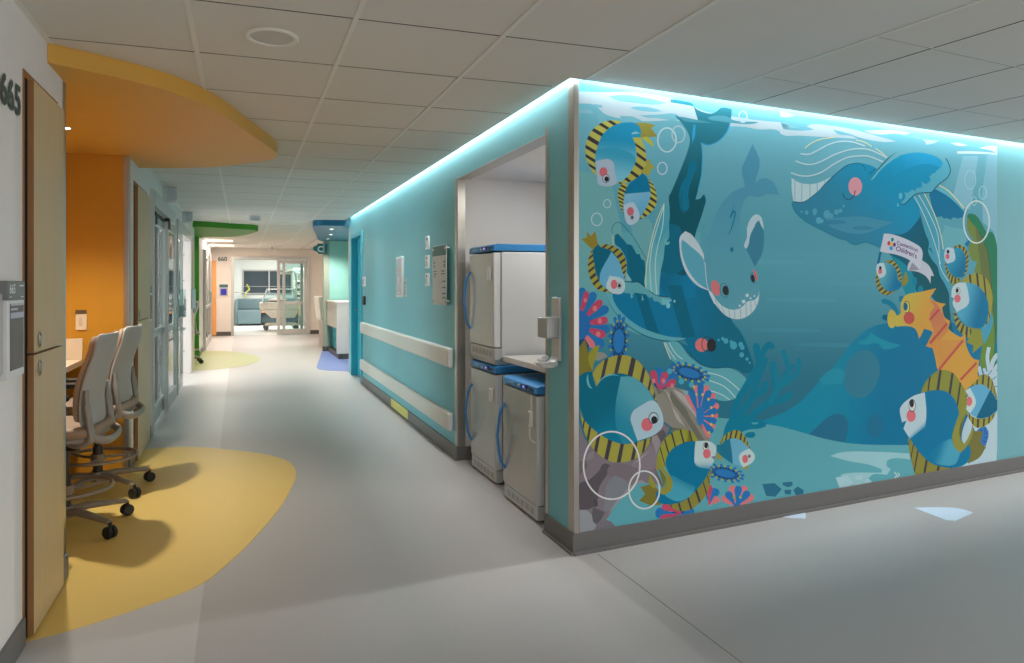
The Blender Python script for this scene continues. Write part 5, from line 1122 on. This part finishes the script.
# ---- corals
NAVY, CBL, CRED, CPK, CYE = (26, 66, 108), (30, 104, 162), (170, 66, 92), (196, 108, 112), (158, 156, 52)
def petal(f, x0, y0, x1, y1, w, c):           # rounded petal from a narrow base to a wide tip
    d = math.hypot(x1-x0, y1-y0); nx, ny = -(y1-y0)/d, (x1-x0)/d; pts = []
    for t, k in ((0, .12), (.3, .35), (.6, .8), (.82, 1), (.95, .75)): pts.append((x0+(x1-x0)*t+nx*w/2*k, y0+(y1-y0)*t+ny*w/2*k))
    pts.append((x1, y1))
    for t, k in ((.95, .75), (.82, 1), (.6, .8), (.3, .35), (0, .12)): pts.append((x0+(x1-x0)*t-nx*w/2*k, y0+(y1-y0)*t-ny*w/2*k))
    f.S(pts, c, 100)
def gp(s): return G(s)[0]
def fan(f, view, cx, cy, tips, w, c, w2=None, c2=None):
    for t in tips:
        x0, y0 = gp('%s %g,%g' % (view, cx, cy)); x1, y1 = gp('%s %g,%g' % (view, t[0], t[1])); petal(f, x0, y0, x1, y1, (t[2] if len(t) > 2 else w)/VW[view][2], t[3] if len(t) > 3 else c)
f = Fig('printed_coral', 'blue anemone with crimson tips at the mural edge')
f.S('M4 20,140 60,170 110,200 140,240 155,330 130,400 120,450 110,570 70,520 20,520', NAVY, 80)
fan(f, 'M4', 20, 340, [(62,22,75), (165,62,72), (280,190,78), (292,380,76), (240,520,80)], 70, CBL)
fan(f, 'M4', 20, 340, [(100,52,50,CRED), (225,130,62,CRED), (276,295,66,CRED), (256,432,66,CRED), (160,530,52,CPK)], 60, CRED)
for x, y, r in ((84,130,15), (166,200,20), (207,305,19), (193,417,20), (132,512,16)): f.E('M4 %d,%d' % (x, y), r, r*1.2, CPK)
f.E('M4 20,340', 108, 130, (32, 98, 158))
f.done()
def flat_anemone(name, view, cx, cy, rx, ry, rot, n=15, label=None):
    f = Fig(name, label); a0 = math.radians(rot)
    def pt(a, k): x, y = rx*k*math.cos(a), ry*k*math.sin(a); return (cx+x*math.cos(a0)-y*math.sin(a0), cy+x*math.sin(a0)+y*math.cos(a0))
    f.E('%s %g,%g' % (view, cx, cy), rx*1.0, ry*1.0, NAVY, rot)
    for k in range(n):
        a = 2*PI*k/n+.2; p, q = pt(a, .72), pt(a, 1.38); x0, y0 = gp('%s %g,%g' % ((view,)+p)); x1, y1 = gp('%s %g,%g' % ((view,)+q)); petal(f, x0, y0, x1, y1, min(rx, ry)*.44/VW[view][2], CBL)
        p = pt(a+PI/n, 1.04); f.E('%s %g,%g' % ((view,)+p), 8.5, 10, CYE, n=10)
    f.E('%s %g,%g' % (view, cx, cy), rx*.70, ry*.62, (36, 108, 166), rot); f.done()
flat_anemone('printed_coral', 'M4', 368, 475, 66, 165, 2, 14)
flat_anemone('printed_coral', 'N5', 147, 100, 122, 56, 16, 15)
f = Fig('printed_coral', 'half round blue coral with pink tips beside the striped rock')
f.S('N5 190,250 230,240 265,330 275,430 265,520 300,580 240,520 210,440 150,330 160,280', NAVY, 80)
fan(f, 'N5', 215, 440, [(200,195,46,CPK), (288,195,48,CPK), (345,260,52,CPK), (376,345,54,CPK), (372,432,52,CPK), (346,530,48,CPK), (305,605,36,CPK), (128,270,40,CPK)], 46, CPK)
fan(f, 'N5', 220, 440, [(160,230,52), (238,175,50), (305,235,56), (345,305,58), (362,390,56), (358,480,54), (328,565,50)], 50, CBL)
for x, y in ((203,268), (250,270), (296,306), (318,370), (326,432), (318,500), (300,565), (182,208)): f.E('N5 %d,%d' % (x, y), 9, 12, (196, 170, 70), n=10)
f.E('N5 232,435', 32, 76, (36, 108, 166)); f.done()
f = Fig('printed_coral'); f.S('M5 660,270 700,200 760,240 800,300 760,330 700,330', NAVY, 80)
fan(f, 'M5', 712, 330, [(715,150,72), (860,205,60), (800,250,60), (640,190,40)], 60, CBL)
fan(f, 'M5', 712, 330, [(650,175,60,CRED), (770,188,62,CRED), (850,262,60,CRED)], 60, CRED)
for x, y in ((664,262), (748,262), (822,302)): f.E('M5 %d,%d' % (x, y), 16, 20, CPK)
for x, y, r in ((900,265,24), (985,295,22), (800,180,22)): f.E('M5 %d,%d' % (x, y), r, r*1.1, (66, 150, 170))
f.done()
flat_anemone('printed_coral', 'N0', 465, 452, 122, 54, 12, 15)
f = Fig('printed_coral', 'pink and blue coral fan standing on the base at the bottom of the mural')
f.S('N0 470,660 560,560 640,620 700,690 520,720', NAVY, 80)
fan(f, 'N0', 560, 740, [(640,560,60,CPK), (520,555,62,CPK), (705,640,64,CPK), (440,650,60,CPK)], 60, CPK)
fan(f, 'N0', 560, 740, [(580,560,62), (480,610,62), (665,605,62), (600,660,50)], 60, CBL)
f.E('N0 540,655', 10, 14, CYE, n=10); f.E('N0 595,655', 10, 14, CYE, n=10); f.done()
f = Fig('printed_coral', 'blue and pink coral along the lower edge under the striped fish')
f.S('M7 790,440 1000,430 1020,480 780,500', NAVY, 60)
fan(f, 'M7', 880, 470, [(680,445,90), (1010,430,60)], 80, CBL); fan(f, 'M7', 900, 450, [(735,385,60,CRED), (720,495,50,CRED)], 50, CRED)
fan(f, 'N0', 330, 720, [(390,580,80), (330,620,60), (410,660,60,CPK), (330,545,50,CRED)], 60, CBL); f.done()
f = Fig('printed_coral', 'white branching coral at the bottom corner of the mural')
WC = (160, 182, 198)
for sp, w in (('Q5 768,55 755,140 770,240', 3.6), ('Q5 828,118 795,175 780,260', 4.2), ('Q5 838,190 815,230 800,300', 3.6), ('Q5 688,205 700,250 712,300', 3.4), ('Q5 728,220 745,270', 3)): f.L(sp, w, WC)
f.S('Q5 740,250 838,240 Q6 838,130 835,300 825,495 640,520 500,555 590,495 690,450 742,370 700,330 640,200 600,130 Q5 620,580 Q5 700,300', WC, 75)
f.S('Q6 668,245 700,215 742,205 764,250 762,290 740,362 700,330 722,245', (44, 104, 164), 66)
for sp in ('Q6 700,225 715,245', 'Q6 735,220 735,245', 'Q6 752,250 732,265', 'Q6 756,290 730,290', 'Q6 748,330 720,315'): f.L(sp, .8, (30, 66, 110))
for sp in ('Q5 790,235 755,280', 'Q5 825,285 790,310', 'Q5 835,360 805,365'): f.L(sp, .9, (60, 130, 160))
f.done()
# ---- fish
YF, YS, STR = (172, 170, 74), (138, 136, 54), (58, 56, 62)
def eye(f, v, x, y, px_, py_, rx, ry, white=(186, 202, 214)):
    f.E('%s %g,%g' % (v, x, y), rx, ry, (40, 46, 54)); f.E('%s %g,%g' % (v, x, y), rx*.86, ry*.86, white); f.E('%s %g,%g' % (v, px_, py_), rx*.62, ry*.62, (34, 36, 40))
FACE = (168, 190, 206); CHK = (190, 98, 106)
f = Fig('printed_fish', 'uppermost striped fish at the corner end, head down beside two bubbles')
f.S('M1 500,365 600,365 680,385 645,410 697,482 620,486 668,572 630,520 560,495 540,440', (164, 158, 70), 60); f.S('M1 560,488 610,482 650,520 668,572 630,545 590,515', (182, 182, 66))
f.band('M1 400,360 320,342 220,365 140,430 100,500 85,580 88,655 M2 105,110 140,180 178,220', 'M1 360,372 330,385 280,415 230,470 190,560 172,620 M2 168,60 170,120 174,200', (186, 184, 88), STR, 9, .40, -.03, (8, 5))
f.band('M1 485,490 550,490 590,580 602,650 M2 600,110 570,190 510,245 440,280 350,290', 'M1 490,500 505,530 515,580 522,640 M2 512,100 482,165 430,235 390,262 345,282', (180, 178, 82), STR, 8, .36, .03, (9, 6.5))
f.S('M1 172,640 190,560 230,470 290,410 350,378 420,363 490,364 540,390 558,440 550,488 485,490 508,550 516,640 M2 510,95 480,168 430,237 345,282 180,215 168,100', pgrad((30, 152, 194), (626, 140), (110, 186, 208), (626, 166)), 60)
f.S('M1 180,590 300,575 400,590 505,655 M2 512,95 480,168 430,237 345,282 180,215 170,60', pgrad((52, 158, 190), (620, 153), (112, 186, 208), (618, 178)), 60)
f.S('M1 475,465 490,445 520,440 548,455 520,458', (150, 206, 222))
f.S('M2 174,98 225,84 280,78 320,102 335,190 350,272 335,295 228,306 195,290 182,200', FACE, 75)
f.E('M2 238,188', 34, 41, (206, 104, 116)); eye(f, 'M2', 260, 244, 265, 247, 31, 36); f.done()
f = Fig('printed_fish', 'second striped fish from the top, just under the uppermost one')
f.P('M2 555,190 600,130 595,95 630,80 642,120 673,140 640,175 622,220 600,212', (168, 162, 66))
f.band('M2 395,285 365,340 362,400 380,480 412,550', 'M2 445,295 425,350 412,400 408,470 413,545', (176, 172, 70), STR, 8, .42, -.05, (2, 1))
f.band('M2 620,238 670,310 692,400 680,480 620,550 535,597', 'M2 610,245 630,310 637,380 625,440 590,510 535,588', (176, 172, 70), STR, 9, .42, .05, (-5, -3.5))
f.S('M2 540,222 570,195 612,240 632,310 637,380 625,440 590,510 540,590 470,637 410,545 408,460 422,355 460,285', (2, 112, 150), 62)
f.S('M2 418,374 637,355 637,385 625,440 590,510 535,592 470,637 412,545 408,460', pgrad((120, 178, 206), (630, 193), (92, 162, 194), (640, 214)), 62)
f.S('M2 410,468 490,446 508,465 542,580 472,638 440,625', FACE, 70); f.E('M2 467,523', 29, 37, CHK); eye(f, 'M2', 480, 573, 481, 573, 16, 22); f.done()
f = Fig('printed_fish', 'striped fish with a crown shaped tail, left of the big flipper')
f.P('M3 50,162 98,150 95,100 132,136 168,93 195,208 145,252', (134, 122, 44))
f.band('M3 198,228 250,205 330,225 400,280 434,370 428,440 415,508', 'M3 215,238 270,245 320,275 365,340 390,410 402,460 412,505', (150, 146, 56), STR, 9, .38, .04, (5, -4))
f.band('M3 140,248 110,340 110,440 150,550 220,605 325,622', 'M3 152,255 165,300 160,380 175,460 205,520 260,585 320,620', (150, 146, 56), STR, 9, .38, .04, (5, -4))
f.S('M3 193,207 225,236 270,245 320,275 365,340 390,410 412,502 400,600 320,620 260,585 205,520 172,440 160,370 150,255', (4, 92, 116), 60)
f.S('M3 305,270 365,340 395,430 412,505 330,600 262,585 205,515', (92, 158, 188), 70)
f.S('M3 290,475 390,495 417,522 405,615 362,631 275,595 262,562', FACE, 70); f.E('M3 328,547', 28, 39, CHK); eye(f, 'M3', 371, 557, 373, 558, 20, 25); f.done()
f = Fig('printed_fish', 'biggest striped fish at the corner end, above the large ring bubble')
f.S('M4 30,545 80,455 110,575 150,560 M5 150,80 148,185 90,190 30,225', (112, 108, 44), 60); f.S('M4 110,600 150,535 207,505 180,600 M5 155,120 145,175 118,120', (132, 132, 48), 60)
f.band('M5 145,200 180,140 260,75 380,42 480,60 560,120 630,230 692,425', 'M5 178,306 230,245 300,205 390,198 480,225 560,275 620,340 675,430', (146, 142, 62), STR, 7, .30, -.005, (-.22, 1))
f.band('M5 36,490 M6 60,90 100,205 170,310 280,385 380,402 500,375 590,300 665,172', 'M6 50,0 90,60 135,105 210,165 300,215 400,245 500,235 590,198 652,172', (146, 142, 62), STR, 9, .30, .02, (.2, -1))
f.S('M5 34,225 90,187 145,180 150,250 176,322 230,245 300,205 390,198 480,225 560,275 620,340 680,430 740,600 M6 680,160 525,228 400,245 300,215 210,165 135,105 80,40 M5 60,520 34,470', pgrad((2, 94, 116), (612, 395), (6, 110, 138), (628, 425)), 62)
f.S('M5 385,225 480,228 560,278 620,342 670,428 540,500 475,570 490,660 M6 525,225 400,245 350,120 M5 340,480', pgrad((76, 146, 160), (640, 395), (30, 122, 146), (618, 425)), 62)
f.S('M5 180,300 240,240 310,215 380,222 310,204 240,225', (84, 156, 166)); f.S('M5 95,260 105,200 120,290 145,330 115,315', (90, 158, 168))
f.S('M5 468,580 490,520 560,470 660,428 712,480 748,600 M6 740,95 680,160 528,220 490,110', (152, 178, 190), 75)
f.E('M6 608,80', 49, 56, (192, 96, 104)); eye(f, 'M5', 663, 577, 669, 592, 42, 50, (160, 182, 192)); f.done()
f = Fig('printed_fish', 'striped fish with a curled yellow fin, touching the small ring bubble')
f.P('M7 553,228 640,203 700,245 692,345 735,378 640,386 542,344 592,290', (112, 106, 46)); f.S('M7 633,118 690,232 660,240 625,190', (134, 132, 46))
f.band('M6 690,470 690,380 720,270 790,170 900,118 1000,150 N0 235,178', 'M6 762,445 770,370 820,290 900,245 1010,222 N0 130,186 212,180', (136, 138, 50), STR, 8, .22, -.05, (.26, 1))
f.band('N0 347,405 335,530 300,640 M7 1010,402 960,425 870,430 780,372', 'N0 340,412 290,500 240,570 M7 1015,255 960,310 900,350 800,374', (124, 120, 52), STR, 7, .18, 0, (-.3, -1))
f.S('M6 1010,222 900,245 820,290 768,380 775,450 825,560 818,625 M7 800,265 750,292 700,252 682,290 700,352 740,372 830,372 920,345 1010,270 N0 240,570 300,490 342,412 212,375 205,250 214,178 130,186 60,215', (2, 104, 138), 62)
f.S('M7 815,125 900,170 1018,222 1000,275 920,338 840,345 760,300 812,240', pgrad((14, 112, 142), (690, 478), (62, 144, 164), (684, 494)), 70)
f.S('M6 690,380 708,330 732,425 790,500 825,560 818,620 795,665 M7 800,265 750,294 700,254 738,243 772,200 765,140 732,85 690,40', (132, 130, 52), 70); f.S('M7 700,60 745,110 770,170 750,230 730,150', (104, 104, 44), 80)
f.S('N0 212,180 330,180 386,225 380,305 345,312 372,342 330,416 215,380 204,280', pgrad((166, 188, 202), (704, 446), (40, 128, 154), (702, 471), .55, 1), 70)
f.P('N0 343,308 386,305 370,338', (122, 112, 126)); eye(f, 'N0', 300, 226, 302, 216, 26, 38); f.E('N0 309,285', 33, 40, CHK); f.done()
f = Fig('printed_fish', 'small striped fish behind the flat blue coral')
f.band('N0 412,205 450,140 520,92 580,88 640,150 682,247', 'N0 425,207 470,170 540,152 600,175 650,220 675,250', (142, 138, 54), STR, 9, .36, -.01, (-.22, 1))
f.P('N0 395,265 430,300 440,340 395,330', (140, 136, 54)); f.S('N0 605,412 620,398 675,382 640,422', (140, 136, 54))
f.S('N0 395,208 425,206 500,165 560,158 620,190 682,250 612,402 530,372 440,310 392,262', (22, 104, 130), 60); f.S('N0 505,162 560,158 620,190 682,250 612,402 530,372 520,260', (92, 154, 178), 60)
f.S('N0 588,290 668,240 716,300 706,346 620,403 597,372 582,322', FACE, 70); f.E('N0 635,330', 25, 35, CHK); eye(f, 'N0', 670, 306, 669, 306, 13, 16); f.done()
f = Fig('printed_fish', 'striped fish carrying the white flag')
f.L('Q3 78,248 58,345', 2.2, (4, 92, 128))
f.P('Q3 240,480 276,402 290,432 297,478 270,512 240,522', (124, 122, 56))
f.band('Q3 98,335 160,310 210,350 242,420 240,475', 'Q3 112,337 160,345 200,390 215,440 216,475', (142, 140, 58), STR, 8, .40, .02, (-1, .7))
f.band('Q3 45,400 40,480 70,560 130,588 202,550', 'Q3 62,430 75,490 100,530 140,552 190,550', (142, 140, 58), STR, 9, .40, .02, (1, -.8))
f.S('Q3 106,335 160,345 200,390 216,470 245,492 240,520 190,552 135,554 90,515 60,440 50,400', pgrad((78, 152, 170), (880, 272), (4, 108, 146), (896, 284)), 62)
f.S('Q3 46,360 60,340 104,334 121,410 110,436 70,456 50,420', FACE, 70); f.E('Q3 75,400', 15, 21, CHK); f.E('Q3 76,374', 10, 14, (34, 38, 44)); f.done()
f = Fig('printed_fish', 'striped fish between the whale pleats and the kelp, above a larger one')
f.P('Q3 625,495 690,455 706,472 690,500 650,512', (128, 128, 54))
f.band('Q3 640,214 690,192 740,220 766,290 756,380 728,448', 'Q3 650,216 700,222 735,270 745,330 735,400 720,446', (142, 140, 58), STR, 9, .40, 0)
f.band('Q3 580,330 590,410 640,502 700,460', 'Q3 592,330 610,400 650,440 696,456', (142, 140, 58), STR, 7, .40, .02)
f.S('Q3 650,216 700,224 738,280 742,370 720,448 655,442 605,385 590,330', pgrad((40, 134, 164), (952, 255), (0, 104, 142), (962, 272)), 62)
f.S('Q3 578,245 600,215 650,224 656,315 600,341 580,310', FACE, 70); f.E('Q3 600,285', 16, 21, CHK); f.E('Q3 604,247', 11, 15, (34, 38, 44)); f.done()
f = Fig('printed_fish', 'larger striped fish in front of the kelp beside the seahorse head')
f.S('Q4 940,245 956,330 890,498 860,440 868,370 920,330', (60, 138, 164), 66)
f.P('Q4 770,360 845,375 866,402 880,500 795,572 802,510 748,486 792,405', (124, 130, 52))
f.band('Q4 708,12 760,-36 820,-54 890,-26 932,45 952,130 945,220 920,320 888,365', 'Q4 735,22 800,28 870,78 910,150 920,240 902,320 885,360', (140, 138, 58), STR, 11, .26, .01, (.1, 1))
f.band('Q4 648,240 660,340 700,410 760,452 792,398', 'Q4 666,250 690,310 730,350 765,370 790,388', (140, 138, 58), STR, 6, .42, .02)
f.S('Q4 735,20 800,28 870,78 910,150 920,240 890,352 840,378 770,362 700,302 665,250 740,180', pgrad((72, 150, 176), (962, 300), (0, 104, 142), (980, 312)), 62)
f.S('Q4 638,60 680,24 742,20 762,100 763,186 672,250 640,180 652,142 630,132', FACE, 66); f.E('Q4 678,145', 25, 31, CHK); eye(f, 'Q4', 682, 84, 676, 82, 18, 27); f.done()
f = Fig('printed_fish', 'small two toned striped fish at the mural edge below the kelp')
f.band('Q5 600,370 650,305 730,266 790,308 828,430 838,480', 'Q5 635,358 710,345 770,385 805,425 832,478', (136, 134, 56), STR, 9, .32, 0, (-.1, 1))
f.band('Q6 585,85 640,192 700,216 780,170 832,82', 'Q6 602,92 640,130 700,146 770,125 812,82', (140, 136, 52), STR, 8, .28, 0, (.06, -1))
f.S('Q5 548,425 620,371 710,345 770,385 835,480 836,540 770,596 700,613 630,580 570,515', (84, 150, 182), 62); f.P('Q5 778,388 835,478 836,542 772,597 700,613 668,606', (2, 88, 116))
f.S('Q5 547,430 620,372 666,490 620,572 566,512', FACE, 70); f.E('Q5 612,478', 25, 37, CHK); eye(f, 'Q5', 594, 438, 593, 437, 14, 23); f.done()
# ---- seahorse
f = Fig('printed_seahorse', 'orange seahorse with red bands looking to the left')
SH = (190, 142, 62)
f.S('Q4 512,64 462,140 520,172 588,186 556,216 578,290 620,320 604,380 640,410 700,446 742,424 744,500 800,610 848,626 Q5 692,156 680,270 686,300 620,360 560,420 450,300 370,235 350,150 328,60 274,50 300,0 Q4 480,530 432,515 486,410 470,396 416,380 400,420 378,458 360,400 340,375 290,360 205,362 200,340 170,372 145,360 133,330 134,270 155,228 180,238 205,280 236,260 240,170 270,122 310,105 370,96', pgrad((176, 158, 70), (905, 300), (186, 140, 60), (925, 318)), 48)
f.S('Q4 455,152 500,170 540,220 570,285 600,350 612,385 480,520 440,512 490,410 470,330 460,280 475,240 500,210 480,180', pgrad((178, 108, 80), (932, 310), (180, 124, 62), (935, 350)), 60)
f.S('Q5 300,0 560,0 380,230 360,160 325,60 276,50', (182, 128, 62), 50)
for sp in ('Q4 534,230 462,312', 'Q4 597,338 462,495', 'Q4 722,470 565,660 Q5 378,235', 'Q5 670,178 545,310'): f.L(sp, 2.3, (168, 72, 66))
f.E('Q4 300,296', 43, 48, (172, 74, 68)); f.R('Q4 281,210', 24, 45, 5, (40, 80, 70)); f.E('Q4 278,212', 23, 40, (200, 182, 90)); f.E('Q4 273,208', 17, 32, (14, 88, 116)); f.L('Q4 205,362 200,335 212,318', .9, (168, 174, 40)); f.L('Q4 140,355 170,372 205,340', .8, (176, 172, 48)); f.done()
# big fish and its ribbon come in front of the seahorse
f = Fig('printed_fish', 'largest striped fish, below the seahorse at the bottom of the mural')
f.S('Q6 600,340 645,240 722,244 700,330 744,368 690,450 600,496 615,420', (104, 102, 54), 50)
f.band('Q5 235,412 270,330 340,255 410,232 490,260 550,340 592,420 590,540 560,660', 'Q5 265,405 310,395 360,390 430,400 490,450 520,520 530,560 528,600 535,640', (122, 126, 52), STR, 8, .2, -.01, (-.14, 1))
f.band('Q6 135,298 150,420 200,596 270,592 400,566 522,546', 'Q6 152,302 220,400 300,480 380,515 480,525 530,520', (122, 118, 50), STR, 6, .18, -.02, (.18, -1))
f.S('Q5 262,406 360,390 430,400 490,450 530,545 Q6 532,125 495,220 480,300 500,370 545,410 606,336 626,410 590,490 500,526 380,516 300,481 220,401 150,302 270,212 276,100', (2, 104, 142), 62)
f.S('Q6 300,420 380,340 470,300 500,372 545,410 500,500 400,505 330,480', pgrad((8, 108, 144), (938, 444), (64, 142, 166), (948, 452)), 66)
f.S('Q6 575,40 545,90 495,220 480,300 500,370 545,412 602,350 645,230 632,185 600,300 572,345 545,300 540,200 592,90', (126, 126, 54), 66); f.S('Q6 545,300 560,190 570,120 545,190 535,260', (90, 92, 44), 80)
f.S('Q6 600,130 634,190 600,300 572,343 556,310 566,220', (160, 182, 198), 70)
f.S('Q5 266,407 170,440 75,528 72,560 90,642 126,626 Q6 122,165 100,222 150,302 270,208 279,100', pgrad((162, 184, 200), (910, 425), (60, 134, 162), (914, 437), .45, 1), 46)
f.E('Q5 160,590', 36, 48, CHK); eye(f, 'Q5', 168, 510, 165, 494, 27, 50); f.done()
# ---- flag
f = Fig('printed_flag', 'white flag with a small flower emblem and purple lettering')
FL = (182, 188, 200)
f.S('Q3 400,312 450,350 475,390 495,436 470,436 468,496 445,455 420,430 360,402 290,396 291,352 312,312 345,338', (172, 178, 188), 45); f.P('Q3 325,332 384,388 296,396', (132, 134, 150))
f.S('Q3 105,106 160,110 250,138 340,180 390,215 406,255 400,315 379,390 340,338 280,300 200,270 120,256 74,246', FL, 50)
for sp, rx, ry, c, r in (('Q3 170,153', 11, 16, (0, 128, 116), 8), ('Q3 143,181', 12, 18, (186, 62, 66), 8), ('Q3 186,193', 11, 16, (96, 36, 110), 8)): f.E(sp, rx, ry, c, r)
f.P('Q3 155,172 176,176 172,206 152,202', (200, 172, 90)); f.P('Q3 151,205 173,208 170,236 148,232', (20, 130, 220))
PUR = (96, 36, 116)
def flag_text(t, p0, p1, h, lift):
    vs, fs, w = text_geo(t); m = f.C(PUR, [(895, 248)]); k = f.mi(m); (x0, y0), (x1, y1) = gp('Q3 %g,%g' % p0), gp('Q3 %g,%g' % p1); H = h/7.8/.72; lv = level([onM(x0, y0), onM(x1, y1+2), onM(x0, y0-H)])
    for ox, oy in ((0, 0), (.02, 0), (0, .02), (.035, .02), (.045, 0), (.02, .04)):
        q = []
        for x, y in vs:
            u = (x+ox)/w; bow = lift*(u-u*u)*4
            a, z = onM(x0+(x1-x0)*u+H*y*.10, y0+(y1-y0)*u-bow/7.8-(y+oy)*H); q.append(W(a, -.0035-STEP*lv-ox*1e-4-oy*1.3e-4, z))
        f.mb.add(q, fs, k)
flag_text('Connecticut', (202, 194), (366, 252), 31, 6); flag_text("Children's", (196, 240), (357, 302), 38, 6)
f.done()
# ---- bubbles
BUB = (186, 208, 218)
for sp, rx, ry, w, c, v in (('M1 778,510', 78, 102, 12, (190, 216, 226), 8.5), ('M1 875,463', 54, 70, 11, (190, 216, 226), 8.5), ('M2 738,157', 40, 51, 10, BUB, 8.5), ('M2 270,457', 30, 35, 8, (170, 194, 200), 8.5), ('M2 182,590', 45, 53, 9, (170, 196, 202), 8.5),
     ('X 611.2,465.2', 28.2, 33.8, 1.7, (190, 196, 200), 1), ('X 643.7,489.6', 15.3, 18.8, 1.6, (184, 194, 200), 1), ('N1 565,288', 32, 43, 11, (190, 216, 226), 7.8), ('Q1 622,545', 43, 73, 7, (160, 204, 218), 7.8), ('Q2 720,100', 29, 51, 7, (150, 200, 214), 7.8), ('Q2 652,165', 18, 34, 6, (150, 198, 212), 7.8), ('Q2 670,328', 100, 164, 12, (186, 204, 212), 7.8)):
    f = Fig('printed_bubble'); f.R(sp, rx, ry, w, c); f.done()
# ================================================================== CAMERA, LIGHT
cam = bpy.data.cameras.new('camera'); cam.sensor_width = 36; cam.lens = 36*F/1024
cam.shift_x = (512-CX)/1024; cam.shift_y = -(331.5-CY)/1024; cam.clip_start = .05
co = bpy.data.objects.new('camera', cam); COL.objects.link(co); co.location = (0, 0, CAMZ); co.rotation_euler = (PI/2, 0, -YAW)
SC.camera = co
w = bpy.data.worlds.new('ambient'); SC.world = w; w.use_nodes = True
bg = w.node_tree.nodes['Background']; bg.inputs[0].default_value = (.97, .98, 1, 1); bg.inputs[1].default_value = AMB
# light strips hidden in the ceiling slots along the teal wall and the mural
area('slot_strip_corridor', (RX-.019, 3.22+3.85, 2.51), .028, 7.65, P_COVE*7.65, (.94, .98, 1.0))
o = area('slot_strip_mural', W(3.1, -.019, 2.51), 6.2, .028, P_COVE*1.22*6.2, (.94, .98, 1.0)); o.rotation_euler = (0, 0, ANG)
# warm lamps of the far corridor, far room, other lamps out of the picture, added fills
area('far_panel_a', (-.5, 16.9, 2.38), .55, .55, 44, (1, .86, .74)); area('far_panel_b', (-.5, 18.9, 2.38), .55, .55, 44, (1, .86, .74))
area('far_room_panel', (1.2, 24.0, 2.58), 2.4, 1.6, 200, (1, .96, .9))
area('reception_panel', (2.9, 17.3, 2.38), 1.2, 1.2, 40, (1, .88, .76))
area('patient_window_light', (-4.9, 9.3, 1.45), 5.0, 1.3, 260, (.86, .95, 1), (0, -PI/2, 0))
area('niche_fill', (2.12, 4.3, 2.19), .5, .3, 7, (1, 1, .97))  # unseen fill light, added to lift the niche walls
area('patient_room_fill', (-2.6, 9.6, 2.38), 1.2, 2.4, 90, (1, .98, .94))  # added fill without a fixture, brightens the room behind the glass doors
area('green_alcove_lamp', (-1.1, 13.5, 2.25), .2, .2, 8, (1, .95, .8))
for x, y in ((.3, -1.6), (3.4, -2.2), (5.6, .2)): area('hall_panel', (x, y, 2.39), 1.1, 1.1, P_HALL, (1, .97, .93))
vs = SC.view_settings; SC.display_settings.display_device = 'sRGB'
vs.view_transform = 'Standard'; vs.look = 'None'; vs.gamma = 1; vs.exposure = 0; vs.use_curve_mapping = False
